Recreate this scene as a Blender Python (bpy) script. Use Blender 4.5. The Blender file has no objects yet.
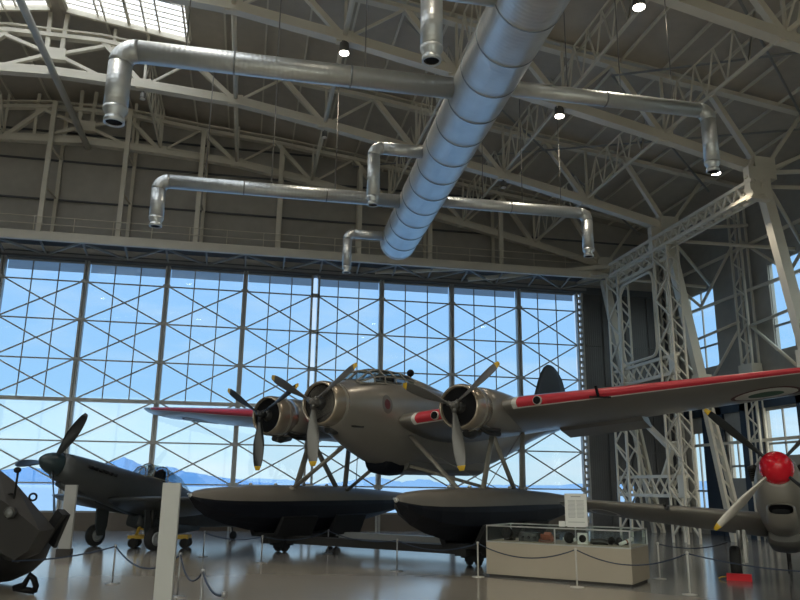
import bpy, bmesh, math, random
from math import sin, cos, pi, radians, sqrt
from mathutils import Vector, Matrix
from mathutils.bvhtree import BVHTree
random.seed(7)
SC = bpy.context.scene
COL = SC.collection
V = Vector

# ------------------------------------------------------------------ camera
FPX, PITCH, YAW, ROLL, CH = 755.24, radians(13.877), radians(11.233), radians(0.728), 1.8
fw = V((sin(YAW)*cos(PITCH), cos(YAW)*cos(PITCH), sin(PITCH)))
rt = V((cos(YAW), -sin(YAW), 0)); upv = rt.cross(fw)
rt, upv = rt*cos(ROLL)+upv*sin(ROLL), -rt*sin(ROLL)+upv*cos(ROLL)
cd = bpy.data.cameras.new('camera'); cam = bpy.data.objects.new('camera', cd); COL.objects.link(cam)
m = Matrix((rt, upv, -fw)).transposed().to_4x4(); m.translation = (0, 0, CH)
cam.matrix_world = m
cd.sensor_fit = 'HORIZONTAL'; cd.sensor_width = 36; cd.lens = 36*FPX/800
cd.clip_start = .1; cd.clip_end = 30000
SC.camera = cam

# ------------------------------------------------------------------ helpers
S = 1.15                       # the hangar was surveyed in units of 1/S about the eye point
def H(x, y, z): return V((x*S, y*S, CH+(z-CH)*S))

class MB:
    """collects geometry, links it as one mesh object"""
    def __init__(s): s.v = []; s.f = []; s.m = []; s.sm = []
    def add(s, vs, fs, mi=0, smooth=False):
        o = len(s.v); s.v += [V(p) for p in vs]
        for f in fs: s.f.append([o+i for i in f]); s.m.append(mi); s.sm.append(smooth)
    def box(s, c, size, M=None, mi=0):
        c = V(c); a, b, d = [k/2 for k in size]
        vs = [V((x, y, z)) for x in (-a, a) for y in (-b, b) for z in (-d, d)]
        if M is not None: vs = [M @ p for p in vs]
        s.add([p+c for p in vs], [(0,1,3,2),(4,6,7,5),(0,4,5,1),(2,3,7,6),(0,2,6,4),(1,5,7,3)], mi)
    def beam(s, p, q, w, h, up=(0,0,1), mi=0):
        p, q = V(p), V(q); d = (q-p).normalized(); u = V(up)
        if abs(d.dot(u)) > .99: u = V((1,0,0)) if abs(d.x) < .9 else V((0,1,0))
        r = d.cross(u).normalized(); u = r.cross(d)
        vs = [e+r*a+u*b for e in (p, q) for a, b in ((-w/2,-h/2),(w/2,-h/2),(w/2,h/2),(-w/2,h/2))]
        s.add(vs, [(3,2,1,0),(4,5,6,7),(0,1,5,4),(1,2,6,5),(2,3,7,6),(3,0,4,7)], mi)
    def loft(s, rings, cap=(True, True), mi=0, smooth=True, closed=True):
        o = [p for r in rings for p in r]; n = len(rings[0]); fs = []
        for i in range(len(rings)-1):
            for j in range(n if closed else n-1):
                k = (j+1) % n
                fs.append((i*n+j, i*n+k, (i+1)*n+k, (i+1)*n+j))
        b = len(s.v); s.add(o, fs, mi, smooth)
        if cap[0]: s.f.append([b+j for j in range(n)][::-1]); s.m.append(mi); s.sm.append(False)
        if cap[1]: s.f.append([b+(len(rings)-1)*n+j for j in range(n)]); s.m.append(mi); s.sm.append(False)
    def tube(s, p, q, r, r2=None, n=8, mi=0, cap=True): s.pipe([p, q], [r, r if r2 is None else r2], n, mi, cap)
    def pipe(s, pts, r, n=10, mi=0, cap=True):
        pts = [V(p) for p in pts]
        rs = r if isinstance(r, (list, tuple)) else [r]*len(pts)
        rings = []; u = None
        for i, p in enumerate(pts):
            d = ((pts[min(i+1, len(pts)-1)]-p).normalized()+(p-pts[max(i-1, 0)]).normalized()).normalized()
            if u is None:
                u = V((0,0,1)) if abs(d.z) < .9 else V((1,0,0))
            u = (u-d*u.dot(d)).normalized(); w = d.cross(u)
            rings.append([p+(u*cos(2*pi*k/n)+w*sin(2*pi*k/n))*rs[i] for k in range(n)])
        s.loft(rings, (cap, cap), mi)
    def lathe(s, prof, M=None, n=24, mi=0, smooth=True):
        """prof: (radius, height) pairs about local z; M places it"""
        rings = []
        for r, z in prof:
            rg = [V((r*cos(2*pi*k/n), r*sin(2*pi*k/n), z)) for k in range(n)]
            rings.append([M @ p for p in rg] if M is not None else rg)
        s.loft(rings, (prof[0][0] > 1e-6, prof[-1][0] > 1e-6), mi, smooth)
    def sphere(s, c, r, n=12, sc=(1,1,1), mi=0):
        k = 8; prof = [(max(1e-4, r*sin(pi*i/k)), -r*cos(pi*i/k)) for i in range(k+1)]
        s.lathe(prof, Matrix.Translation(V(c)) @ Matrix.Diagonal(V(sc)).to_4x4(), n, mi)
    def build(s, name, mat, parent=None, off=None, **kw):
        me = bpy.data.meshes.new(name)
        vs = [p-V(off) for p in s.v] if off is not None else s.v
        me.from_pydata([tuple(p) for p in vs], [], s.f)
        for mt in (mat if isinstance(mat, (list, tuple)) else [mat]): me.materials.append(mt)
        me.polygons.foreach_set('material_index', s.m)
        me.polygons.foreach_set('use_smooth', s.sm)
        me.update()
        bm = bmesh.new(); bm.from_mesh(me); bmesh.ops.recalc_face_normals(bm, faces=bm.faces); bm.to_mesh(me); bm.free()
        o = bpy.data.objects.new(name, me); COL.objects.link(o)
        if parent is not None: o.parent = parent
        for k, x in kw.items(): o[k] = x
        return o

def bend(pts, R, n=6):
    """polyline with rounded corners"""
    pts = [V(p) for p in pts]; out = [pts[0]]
    for i in range(1, len(pts)-1):
        a, b, c = pts[i-1], pts[i], pts[i+1]
        d1, d2 = (a-b).normalized(), (c-b).normalized()
        p, q = b+d1*R, b+d2*R
        for k in range(n+1):
            t = k/n; out.append(p*(1-t)**2+b*2*t*(1-t)+q*t*t)
    out.append(pts[-1]); return out

def thing(name, label, cat, loc=(0,0,0), rz=0, group=None):
    o = bpy.data.objects.new(name, None); COL.objects.link(o)
    o.location = loc; o.rotation_euler = (0,0,rz); o.empty_display_size = .2
    o['label'] = label; o['category'] = cat
    if group: o['group'] = group
    return o
def tag(o, label, cat, group=None):
    o['label'] = label; o['category'] = cat
    if group: o['group'] = group
    return o
def struct(name, mb, mat, label=None, cat=None):
    o = mb.build(name, mat); o['kind'] = 'structure'
    if label: o['label'] = label
    if cat: o['category'] = cat
    return o
def sroot(name, label=None, cat=None):
    o = bpy.data.objects.new(name, None); COL.objects.link(o); o['kind'] = 'structure'
    if label: o['label'] = label
    if cat: o['category'] = cat
    return o

def mat(name, col, rough=.5, metal=0., var=.12, scale=3., bump=0., bscale=40., spec=.5, emit=None, es=0.):
    mt = bpy.data.materials.new(name); mt.use_nodes = True
    nt = mt.node_tree; b = nt.nodes['Principled BSDF']
    b.inputs['Roughness'].default_value = rough; b.inputs['Metallic'].default_value = metal
    b.inputs['Specular IOR Level'].default_value = spec
    tc = nt.nodes.new('ShaderNodeTexCoord')
    nz = nt.nodes.new('ShaderNodeTexNoise'); nz.inputs['Scale'].default_value = scale; nz.inputs['Detail'].default_value = 5
    nt.links.new(tc.outputs['Object'], nz.inputs['Vector'])
    mx = nt.nodes.new('ShaderNodeMix'); mx.data_type = 'RGBA'
    c = V(col)
    mx.inputs[6].default_value = (*(c*(1-var)), 1); mx.inputs[7].default_value = (*[min(1, k) for k in c*(1+var)], 1)
    nt.links.new(nz.outputs['Fac'], mx.inputs[0]); nt.links.new(mx.outputs[2], b.inputs['Base Color'])
    if bump:
        n2 = nt.nodes.new('ShaderNodeTexNoise'); n2.inputs['Scale'].default_value = bscale
        nt.links.new(tc.outputs['Object'], n2.inputs['Vector'])
        bp = nt.nodes.new('ShaderNodeBump'); bp.inputs['Strength'].default_value = bump; bp.inputs['Distance'].default_value = .02
        nt.links.new(n2.outputs['Fac'], bp.inputs['Height']); nt.links.new(bp.outputs['Normal'], b.inputs['Normal'])
    if emit:
        b.inputs['Emission Color'].default_value = (*emit, 1); b.inputs['Emission Strength'].default_value = es
    return mt

def wave_mat(name, col, axis, scale, rough, metal, strength, dist=.01, band=.0):
    """sheet metal with regular ribs along one object axis"""
    mt = mat(name, col, rough, metal, .14, 2.5)
    nt = mt.node_tree; b = nt.nodes['Principled BSDF']
    tc = [n for n in nt.nodes if n.type == 'TEX_COORD'][0]
    w = nt.nodes.new('ShaderNodeTexWave'); w.bands_direction = axis; w.wave_profile = 'SIN'
    w.inputs['Scale'].default_value = scale; w.inputs['Distortion'].default_value = band
    nt.links.new(tc.outputs['Object'], w.inputs['Vector'])
    bp = nt.nodes.new('ShaderNodeBump'); bp.inputs['Strength'].default_value = strength; bp.inputs['Distance'].default_value = dist
    nt.links.new(w.outputs['Fac'], bp.inputs['Height']); nt.links.new(bp.outputs['Normal'], b.inputs['Normal'])
    return mt

def glass_mat(name, tint, gloss=.018, rough=.02):
    mt = bpy.data.materials.new(name); mt.use_nodes = True; nt = mt.node_tree
    nt.nodes.clear()
    o = nt.nodes.new('ShaderNodeOutputMaterial'); t = nt.nodes.new('ShaderNodeBsdfTransparent'); g = nt.nodes.new('ShaderNodeBsdfGlossy')
    t.inputs[0].default_value = (*tint, 1); g.inputs['Roughness'].default_value = rough
    g.inputs['Color'].default_value = (.9,.95,1,1)
    x = nt.nodes.new('ShaderNodeMixShader'); x.inputs[0].default_value = gloss
    nt.links.new(t.outputs[0], x.inputs[1]); nt.links.new(g.outputs[0], x.inputs[2]); nt.links.new(x.outputs[0], o.inputs[0])
    return mt

# ------------------------------------------------------------------ materials
M_STEEL = mat('cream_painted_steel', (.74,.70,.60), .45, 0, .1, 1.5)
M_STEELG = mat('grey_painted_steel', (.33,.34,.34), .45, 0, .1, 1.5)
M_MULL = mat('neutral_grey_mullion', (.44,.445,.43), .45, 0, .08, 1.5)
M_STEELD = mat('dark_grey_painted_steel', (.13,.14,.155), .5, 0, .1, 1.5)
M_ROOF = wave_mat('ribbed_roof_deck', (.50,.455,.39), 'Y', 9, .6, 0, .25, .02)
M_GABLE = wave_mat('ribbed_gable_sheet', (.50,.48,.44), 'X', 9, .6, 0, .3, .02)
M_WALL = wave_mat('taupe_wall_panel', (.36,.35,.32), 'Y', 5, .65, 0, .3, .02)
M_DARKWALL = wave_mat('dark_grey_sliding_door', (.12,.122,.125), 'X', 3, .5, 0, .3, .02)
M_NAVY = mat('navy_wall_panel', (.02,.035,.06), .5)
M_KICK = mat('brown_kick_wall', (.13,.11,.09), .6)
M_FLOOR = mat('grey_resin_floor', (.27,.265,.255), .15, 0, .06, .6, .04, 3)
M_WALK = mat('beige_resin_walkway', (.40,.365,.305), .14, 0, .05, .6, .03, 3)
M_GLASSU = glass_mat('blue_film_glass', (.80,.92,1.0))
M_GLASSL = glass_mat('clear_glass', (.93,.98,1.0))
M_CASEGL = glass_mat('case_glass', (.95,.98,.97), .035)
M_BLIND = mat('grey_roller_blind', (.42,.44,.47), .8)
_n = M_BLIND.node_tree; _b = _n.nodes['Principled BSDF']; _o = [q for q in _n.nodes if q.type == 'OUTPUT_MATERIAL'][0]
_t = _n.nodes.new('ShaderNodeBsdfTranslucent'); _t.inputs[0].default_value = (.88,.86,.86,1); _x = _n.nodes.new('ShaderNodeMixShader'); _x.inputs[0].default_value = .6
_n.links.new(_b.outputs[0], _x.inputs[1]); _n.links.new(_t.outputs[0], _x.inputs[2]); _n.links.new(_x.outputs[0], _o.inputs[0])
M_DUCTX = wave_mat('spiral_duct_x', (.68,.71,.72), 'X', 3.2, .40, .75, .4, .006)
M_DUCTY = wave_mat('spiral_duct_y', (.72,.72,.70), 'Y', 3.2, .40, .75, .4, .006)
M_DUCTZ = wave_mat('spiral_duct_z', (.68,.71,.72), 'Z', 3.2, .40, .75, .4, .006)
M_SEAM = mat('duct_seam', (.33,.36,.38), .4, .8)
M_BLACK = mat('matt_black', (.006,.006,.007), .6, spec=.2)
M_RUBBER = mat('black_rubber', (.02,.02,.02), .75)
M_AIR = mat('warm_grey_aircraft_paint', (.27,.25,.22), .30, .45, .12, 1.2, .02, 6)
M_AIRD = mat('grey_underside_paint', (.135,.128,.115), .45, .1, .1, 1.2)
M_COWL = mat('bronze_grey_cowling', (.42,.355,.275), .24, .6, .14, 2)
M_FLOATTOP = mat('grey_brown_float_deck', (.155,.14,.118), .5, 0, .1, 1.5)
M_HULL = mat('black_float_hull', (.004,.005,.009), .5, spec=.25)
M_RED = mat('red_wing_paint', (.62,.035,.055), .38, 0, .08)
M_WHITE = mat('white_paint', (.74,.72,.67), .5, 0, .05)
M_GREENP = mat('green_roundel_paint', (.05,.16,.10), .5)
M_DKRED = mat('dark_red_badge', (.10,.014,.018), .5)
M_PROP = mat('grey_propeller_blade', (.13,.125,.115), .35, .3)
M_PROPB = mat('black_propeller_blade', (.018,.02,.022), .3, .1)
M_PROPN = mat('polished_blade_face', (.42,.39,.34), .3, .6)
M_YEL = mat('yellow_tip_paint', (.72,.45,.03), .45)
M_ENG = mat('dark_engine_metal', (.03,.03,.03), .35, .0, spec=.4)
M_FIN = mat('slate_grey_fin_paint', (.075,.085,.10), .5)
M_CANOPY = glass_mat('perspex', (.62,.66,.66), .16)
M_FRAME = mat('canopy_frame_paint', (.27,.25,.21), .4)
M_MUST = mat('dark_grey_green_fighter_paint', (.055,.06,.062), .42, .2, .2, 2.5)
M_MUSTD = mat('dark_teal_spinner_paint', (.015,.03,.035), .35)
M_G59 = mat('warm_grey_fighter_paint', (.27,.25,.215), .38, .1, .06, 1.2)
M_SPIN = mat('glossy_red_spinner', (.70,.01,.025), .18, 0, .03)
M_YELLOW = mat('yellow_dolly_paint', (.70,.44,.04), .45)
M_POST = mat('off_white_panel', (.41,.41,.39), .6, 0, .03)
M_CASE = mat('beige_case_laminate', (.46,.40,.31), .5, 0, .04)
M_CASED = mat('dark_plinth', (.05,.045,.04), .6)
M_ALU = mat('aluminium_profile', (.60,.60,.58), .35, .7)
M_STAN = mat('grey_stanchion_metal', (.33,.33,.33), .35, .7)
M_STANW = mat('pale_stanchion_metal', (.62,.60,.55), .4, .3)
M_ROPE = mat('navy_rope', (.03,.045,.08), .7)
M_PAPER = mat('white_card', (.80,.79,.75), .6, 0, .03)
M_TEXT = mat('grey_print', (.42,.42,.41), .6, 0, .05)
M_CHOCK = mat('red_chock_paint', (.70,.02,.03), .45)
M_OLIVE = mat('dark_olive_armour', (.02,.019,.018), .55, .0, .15, 2)
M_OLIVED = mat('black_underbody', (.006,.006,.007), .6)
M_LEATHER = mat('red_brown_leather', (.30,.10,.06), .5)
M_LIME = mat('grey_lens_glass', (.10,.105,.10), .25)
M_LAMP = mat('lamp_lens', (1,1,1), .4, emit=(1,.93,.80), es=14)
M_LAMPOFF = mat('frosted_lamp_lens', (.75,.74,.70), .4)
M_LAMPH = mat('grey_lamp_housing', (.16,.155,.145), .5)
M_CABLE = mat('cable', (.25,.24,.22), .5)
M_TERR = mat('tan_terrace', (.19,.155,.115), .8)
M_LAKE = mat('blue_lake_water', (.07,.13,.23), .35, 0, .15, .01)
M_HILLA = mat('haze_tinted_hill', (.03,.08,.19), .95, 0, .12, .003, spec=0)  # aerial haze is put into the diffuse colour of this ridge
M_HILLB = mat('pale_haze_tinted_hill', (.06,.115,.215), .95, 0, .08, .003, spec=0)  # paler distance haze mixed into the farther ridge's colour
M_SHRUB = mat('green_leaves', (.12,.26,.05), .7)

# translucent corrugated skylight
M_SKYL = bpy.data.materials.new('translucent_skylight'); M_SKYL.use_nodes = True
_n = M_SKYL.node_tree; _n.nodes.clear()
_o = _n.nodes.new('ShaderNodeOutputMaterial'); _t = _n.nodes.new('ShaderNodeBsdfTranslucent'); _p = _n.nodes.new('ShaderNodeBsdfTransparent')
_x = _n.nodes.new('ShaderNodeMixShader'); _x.inputs[0].default_value = .16
_t.inputs[0].default_value = (.60,.64,.69,1); _p.inputs[0].default_value = (.86,.90,.95,1)
_n.links.new(_t.outputs[0], _x.inputs[1]); _n.links.new(_p.outputs[0], _x.inputs[2]); _n.links.new(_x.outputs[0], _o.inputs[0])

# ------------------------------------------------------------------ the hangar (survey units, through H)
ZF = CH-CH/S                                # floor level in survey units
GY = 28.0                                   # glazed front
MX = [-8.79,-5.99,-3.17,-.36,2.267,4.83,7.63,10.40,12.914]
MX = [-8.79-2.8*k for k in range(4,0,-1)] + MX
Z0, DZ = 8.811, 1.4065
RAIL = [Z0-DZ*i for i in range(6)]
HEAD = 9.57
XR, XL, YB = 17.0, -29.9, -9.0
def roofz(x): return 16.0-.153*abs(x+6.4)

def hbeam(mb, p, q, w, h, **k): mb.beam(H(*p), H(*q), w*S, h*S, **k)
def htube(mb, p, q, r, n=6): mb.tube(H(*p), H(*q), r*S, n=n)
def hbox(mb, lo, hi, mi=0):
    a, b = H(*lo), H(*hi); mb.box((a+b)/2, b-a, mi=mi)

# floor: exhibition floor and the beige public walkway meet along a line across the hall
bd = [(-36,42.9),(-2.88,21.48),(.74,19.15),(4.28,16.73),(7.73,12.7),(13,4.5),(17,-3),(19.8,-11)]
XLw, XRw, Yb, Yg = XL*S, XR*S, YB*S, GY*S
bdc = [(XLw, 21.48+(-2.88-XLw)*.643)] + bd[1:-1] + [(XRw-.5, Yb)]
def slab(poly, z0, z1):
    mb = MB(); n = len(poly)
    mb.add([(x,y,z0) for x,y in poly]+[(x,y,z1) for x,y in poly], [tuple(range(n))[::-1], tuple(range(n,2*n))]+[(i,(i+1)%n,n+(i+1)%n,n+i) for i in range(n)])
    return mb
gy0 = 21.48+(-2.88-XLw)*.643
far = [p for p in bdc]
struct('floor', slab([(XLw, min(gy0, Yg+.2))]+[(-17.6+.0,31.0)]+bd[1:-1]+[(XRw-.5,Yb),(XRw+.3,Yb),(XRw+.3,Yg+.2),(XLw,Yg+.2)][0:4], -.3, 0) if False else
       slab([(-20.6,Yg+.2)]+bd[1:-1]+[(XRw-.5,Yb),(XRw+.3,Yb),(XRw+.3,Yg+.2)], -.3, 0), M_FLOOR)
struct('floor_walkway', slab([(XLw,Yb)]+[(XRw-.5,Yb)]+bd[1:-1][::-1]+[(-20.6,Yg+.2),(XLw,Yg+.2)], -.3, 0), M_WALK)

# glazed front, bay by bay
for i in range(len(MX)-1):
    a, b = MX[i]+.07, MX[i+1]-.07
    w = sroot('window_%d' % (i+1))
    g = MB(); hbox(g, (a, GY+.10, RAIL[3]), (b, GY+.115, HEAD)); g.build('tinted_pane', M_GLASSU, w)
    g = MB(); hbox(g, (a, GY+.10, ZF+.58), (b, GY+.115, RAIL[3])); g.build('clear_pane', M_GLASSL, w)
    f = MB()
    for t in (1/3, 2/3): hbeam(f, (a+(b-a)*t, GY+.08, RAIL[3]), (a+(b-a)*t, GY+.08, HEAD), .026, .04)
    hbeam(f, (a, GY+.08, HEAD-.03), (b, GY+.08, HEAD-.03), .06, .06); hbeam(f, (a, GY+.08, ZF+.61), (b, GY+.08, ZF+.61), .06, .06)
    f.build('window_frame', M_STEELG, w)
    bl = MB(); hbox(bl, (a+.03, GY+.15, HEAD-.42+.012*i), (b-.03, GY+.17, HEAD)); bl.build('roller_blind', M_BLIND, w)
    k = MB(); hbox(k, (a-.07, GY+.0, ZF), (b+.07, GY+.16, ZF+.58)); k.build('kick_panel', M_KICK, w)
    r = MB()
    for j, z in enumerate(RAIL):
        th = .13 if j == 3 else .05
        hbeam(r, (a, GY-.02, z), (b, GY-.02, z), th*.6, th)
    r.build('horizontal_rail', M_MULL, w)
    x = MB()
    for j in range(5):
        hbeam(x, (a, GY-.06, RAIL[j]), (b, GY-.06, RAIL[j+1]), .03, .05)
        hbeam(x, (a, GY-.10, RAIL[j+1]), (b, GY-.10, RAIL[j]), .03, .05)
    if i >= 4:
        for p in (a, b): x.box(H(p, GY-.05, RAIL[5]+.0), (.16*S,.06*S,.16*S))
    x.build('cross_bracing', M_MULL, w)
for i, x in enumerate(MX):
    c = MB()
    if i == 8:                               # the two door leaves meet here: twin column
        for dx in (-.13,.13): hbeam(c, (x+dx, GY, ZF), (x+dx, GY, HEAD+.2), .075, .2, up=(0,1,0))
        for z in RAIL: hbox(c, (x-.16, GY-.1, z-.07), (x+.16, GY+.0, z+.07))
    elif i == len(MX)-1:                     # perforated end post
        for dx in (.0,.20): hbeam(c, (x+dx, GY, ZF), (x+dx, GY, HEAD+.2), .07, .2, up=(0,1,0))
        z = ZF+.2
        while z < HEAD: hbox(c, (x, GY-.03, z), (x+.2, GY+.03, z+.11)); z += .24
    else:
        hbeam(c, (x-.05, GY, ZF), (x-.05, GY, HEAD+.2), .07, .22, up=(0,1,0)); hbeam(c, (x+.05, GY, ZF), (x+.05, GY, HEAD+.2), .07, .22, up=(0,1,0))
        hbeam(c, (x, GY+.04, ZF), (x, GY+.04, HEAD+.2), .08, .05, up=(0,1,0))
        for z in RAIL: hbox(c, (x-.13, GY-.13, z-.06), (x+.13, GY-.11, z+.06))
    struct('column', c, M_MULL)
mb = MB(); hbox(mb, (XL, GY-.05, HEAD), (XR, GY+.2, HEAD+.28)); hbox(mb, (XL, GY-.16, HEAD+.02), (13.3, GY-.05, HEAD+.12)); struct('lintel_front', mb, M_STEELD)
# solid part of the front right of the glass, with the two low glazed slots in it
wf = MB()
hbox(wf, (13.17, GY, ZF), (14.27, GY+.15, HEAD)); hbox(wf, (14.27, GY, 2.0), (XR, GY+.15, HEAD)); hbox(wf, (14.62, GY, ZF), (14.82, GY+.15, 2.0)); hbox(wf, (15.05, GY, ZF), (XR, GY+.15, 2.0)); hbox(wf, (14.27, GY, ZF), (15.05, GY+.15, 1.0))
for z in (3.2, 5.3, 7.4): hbox(wf, (13.25, GY-.05, z), (XR, GY, z+.05))
for x in (14.0, 15.0, 16.0): hbox(wf, (x, GY-.05, ZF), (x+.06, GY, HEAD))
struct('wall_front', wf, M_DARKWALL)
w = sroot('window_20'); g = MB(); hbox(g, (14.27, GY+.1, 1.0), (15.05, GY+.115, 2.0)); g.build('clear_pane', M_GLASSL, w)
# gable over the glass
gb = MB(); xs = [XL, -6.4, XR]
pts = [H(x, GY+.25, HEAD+.28) for x in xs]+[H(x, GY+.25, roofz(x)) for x in xs]
gb.add(pts, [(0,1,4,3),(1,2,5,4)])
struct('wall_gable', gb, M_GABLE)
gr = MB()
for z in (11.9, 13.45, 14.6): hbeam(gr, (XL, GY+.15, z), (XR if z < 12 else 10 if z < 14 else 2, GY+.15, z), .06, .06)
struct('trim_1', gr, M_STEELD)
# gable catwalk
cw = sroot('gable_catwalk')
WY = 26.65
c = MB(); hbox(c, (XL, WY-.08, 9.86), (13.4, WY+.08, 10.17)); c.build('edge_beam', M_STEEL, cw)
c = MB(); hbox(c, (XL, WY+.08, 10.08), (13.4, GY, 10.12)); c.build('deck', M_STEELD, cw)
c = MB(); x = -20.0; k = 0
while x < 13:
    a = (x, WY+.1, 9.9); b = (x+1.4, GY-.1, 9.72); d = (x+2.8, WY+.1, 9.9)
    hbeam(c, a, b, .07, .07); hbeam(c, b, d, .07, .07); hbeam(c, (x+1.4, WY+.1, 9.98), (x+1.4, GY-.1, 9.72), .06, .06); hbeam(c, (x, WY+.1, 9.98), (x, GY-.1, 9.72), .06, .06)
    x += 2.8
hbeam(c, (XL, GY-.12, 9.72), (13.3, GY-.12, 9.72), .1, .1)
c.build('lattice', M_STEELG, cw)
c = MB()
for z in (10.45, 10.72): htube(c, (XL, WY, z), (13.4, WY, z), .016)
x = -20.6
while x < 13.4: htube(c, (x, WY, 10.17), (x, WY, 10.72), .016); x += 1.3
c.build('handrail', M_STEEL, cw)
c = MB()
for px in (-15.4,-12.7,-10.05,-7.45,-4.85,-2.2,.7,3.72,6.45,9.3):
    hbeam(c, (px, WY+.1, 10.1), (px, WY+.1, roofz(px)-.7), .16, .12, up=(0,1,0))
    hbeam(c, (px+.1, GY+.05, 10.1), (px+.1, GY+.05, roofz(px)-.1), .12, .12, up=(0,1,0))
    for zz in (11.9, 13.45): hbeam(c, (px, WY+.1, zz), (px+.1, GY+.1, zz), .05, .05)
c.build('gable_post', M_STEEL, cw)
# corner gusset and knee arches at the right end of the catwalk
c = MB()
hbeam(c, (8.2, GY-.4, 9.75), (13.6, 26.6, 10.35), .14, .14); hbeam(c, (9.6, GY-.6, 9.9), (13.7, 26.2, 10.3), .14, .14)
hbeam(c, (4.5, GY-.3, 9.8), (8.2, WY+.1, 9.95), .1, .1); hbox(c, (12.9, 26.4, 9.92), (13.9, GY-.1, 10.02))
c.build('corner_gusset', M_STEEL, cw)

# ---- trusses
TY = [27.2, 22.34, 17.4, 12.5, 7.6, 2.7]
BX = [-6.5,-3.75,-.95,1.9,4.9,7.9,10.85,13.8]; BZ = [13.86,13.75,13.55,13.06,12.46,11.87,11.22,10.5]
TX = [-5.1,-2.35,.5,3.5,6.4,9.4,12.3,17.0]; TZ = [15.12,14.80,14.56,14.20,13.76,13.30,12.95,12.3]
def mir(x): return -12.9-x
for ti, y in enumerate(TY):
    t = sroot('roof_truss')
    th = .20 if ti < 4 else .2
    sides = (1, -1)
    bc = MB(); tcm = MB(); web = MB()
    for sgn in sides:
        X = (lambda x: x) if sgn > 0 else mir
        nmax = 7
        for i in range(nmax):
            hbeam(bc, (X(BX[i]), y, BZ[i]), (X(BX[i+1]), y, BZ[i+1]), .26, th)
            hbeam(bc, (X(BX[i]), y, BZ[i]+.17), (X(BX[i+1]), y, BZ[i+1]+.17), .14, .07)
        tl = [(-6.45,15.12)]+list(zip(TX,TZ))
        for (x1,z1),(x2,z2) in zip(tl[:-1], tl[1:]):
            hbeam(tcm, (X(x1), y, z1), (X(x2), y, z2), .22, .13)
            hbeam(tcm, (X(x1), y, z1+.22), (X(x2), y, z2+.22), .14, .06)
        for i in range(8):
            if i < 7:
                hbeam(web, (X(TX[i]), y, TZ[i]), (X(BX[i+1]), y, BZ[i+1]), .16, .15)
                if i > 0: hbeam(web, (X(BX[i]), y, BZ[i]), (X(TX[i]), y, TZ[i]), .07, .07)
            if 0 < i < 7:
                hbeam(web, (X(BX[i]), y-.04, BZ[i]), (X(BX[i]), y-.04, roofz(BX[i])-.1), .07, .07)
                hbox(web, (X(BX[i])-.22, y-.09, BZ[i]-.12), (X(BX[i])+.22, y+.09, BZ[i]+.22))
        # fan of struts over the column head
        for q in ((15.4,12.6),(16.9,12.0),(16.9,10.9)): hbeam(web, (X(13.8), y, 10.5), (X(q[0]), y, q[1]), .1, .1)
        # ridge knot
        hbeam(web, (X(-6.36), y, 14.49), (X(-4.75), y, 13.8), .13, .10); hbeam(web, (X(-6.36), y, 14.49), (X(-4.75), y, 15.06), .13, .10)
        hbeam(web, (X(-6.25), y, 14.4), (X(-6.2), y, 15.9), .12, .12); hbeam(web, (X(-4.75), y, 13.75), (X(-4.75), y, 15.6), .1, .1)
    hbox(web, (-6.8, y-.1, 14.3), (-6.1, y+.1, 14.68))
    mt = M_STEEL
    bc.build('bottom_chord', mt, t); tcm.build('top_chord', mt, t); web.build('web_members', mt, t)
# lattice purlins between the trusses at the node lines
for ti in range(5):
    y0, y1 = TY[ti], TY[ti+1]
    for i in range(1,7):
        for sgn in (1,-1):
            if sgn < 0 and (i > 1 or ti > 0): continue
            if ti > 0 and i == 1: continue
            x = BX[i] if sgn > 0 else mir(BX[i])
            if i in (2,3):
                p = MB(); htube(p, (x,y0,BZ[i]+.1), (x,y1,BZ[i]+.1), .07, 8); struct('tie_tube', p, M_STEEL); continue
            p = MB(); zb = BZ[i]+.15; zt = min(roofz(BX[i])-.35, zb+1.15)
            hbeam(p, (x, y0, zb), (x, y1, zb), .06, .08); ym = [y0+(y1-y0)*k/6 for k in range(7)]
            hbeam(p, (x, ym[1], zt), (x, ym[5], zt), .04, .04)
            hbeam(p, (x, y0, zb), (x, ym[1], zt), .04, .04); hbeam(p, (x, y1, zb), (x, ym[5], zt), .04, .04)
            for k in range(1,6): hbeam(p, (x, ym[k], zt), (x, ym[k]+(y1-y0)/12*(1 if k < 5 else -1), zb), .035, .035); hbeam(p, (x, ym[k], zt), (x, ym[k]-(y1-y0)/12, zb), .035, .035)
            struct('lattice_purlin', p, M_STEEL)
# plain roof purlins under the deck
for k in range(19):
    x = -5.0+k*1.22
    if x > XR: break
    p = MB(); hbeam(p, (x, YB, roofz(x)-.12), (x, GY, roofz(x)-.12), .05, .09); struct('purlin', p, M_STEEL)
for k in range(8):
    x = -7.9-k*1.22
    p = MB(); hbeam(p, (x, YB, roofz(x)-.12), (x, GY, roofz(x)-.12), .05, .09); struct('purlin', p, M_STEEL)
# wind bracing rods under the roof
p = MB()
for (x1,y1,x2,y2) in ((9.4,TY[2],15.5,TY[1]),(15.5,TY[2],9.4,TY[1]),(9.4,TY[3],15.5,TY[2]),(15.5,TY[3],9.4,TY[2]),(3.5,TY[2],9.4,TY[1]),(9.4,TY[1],3.5,TY[0]),(9.4,TY[1],15.5,TY[0])):
    htube(p, (x1,y1,roofz(x1)-.6), (x2,y2,roofz(x2)-.6), .035)
struct('trim_2', p, M_STEELG)
# ridge tie tube
p = MB(); htube(p, (-6.25, YB, 13.62), (-6.25, 27.1, 13.62), .105, n=14); struct('ridge_beam', p, M_STEEL)

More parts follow.
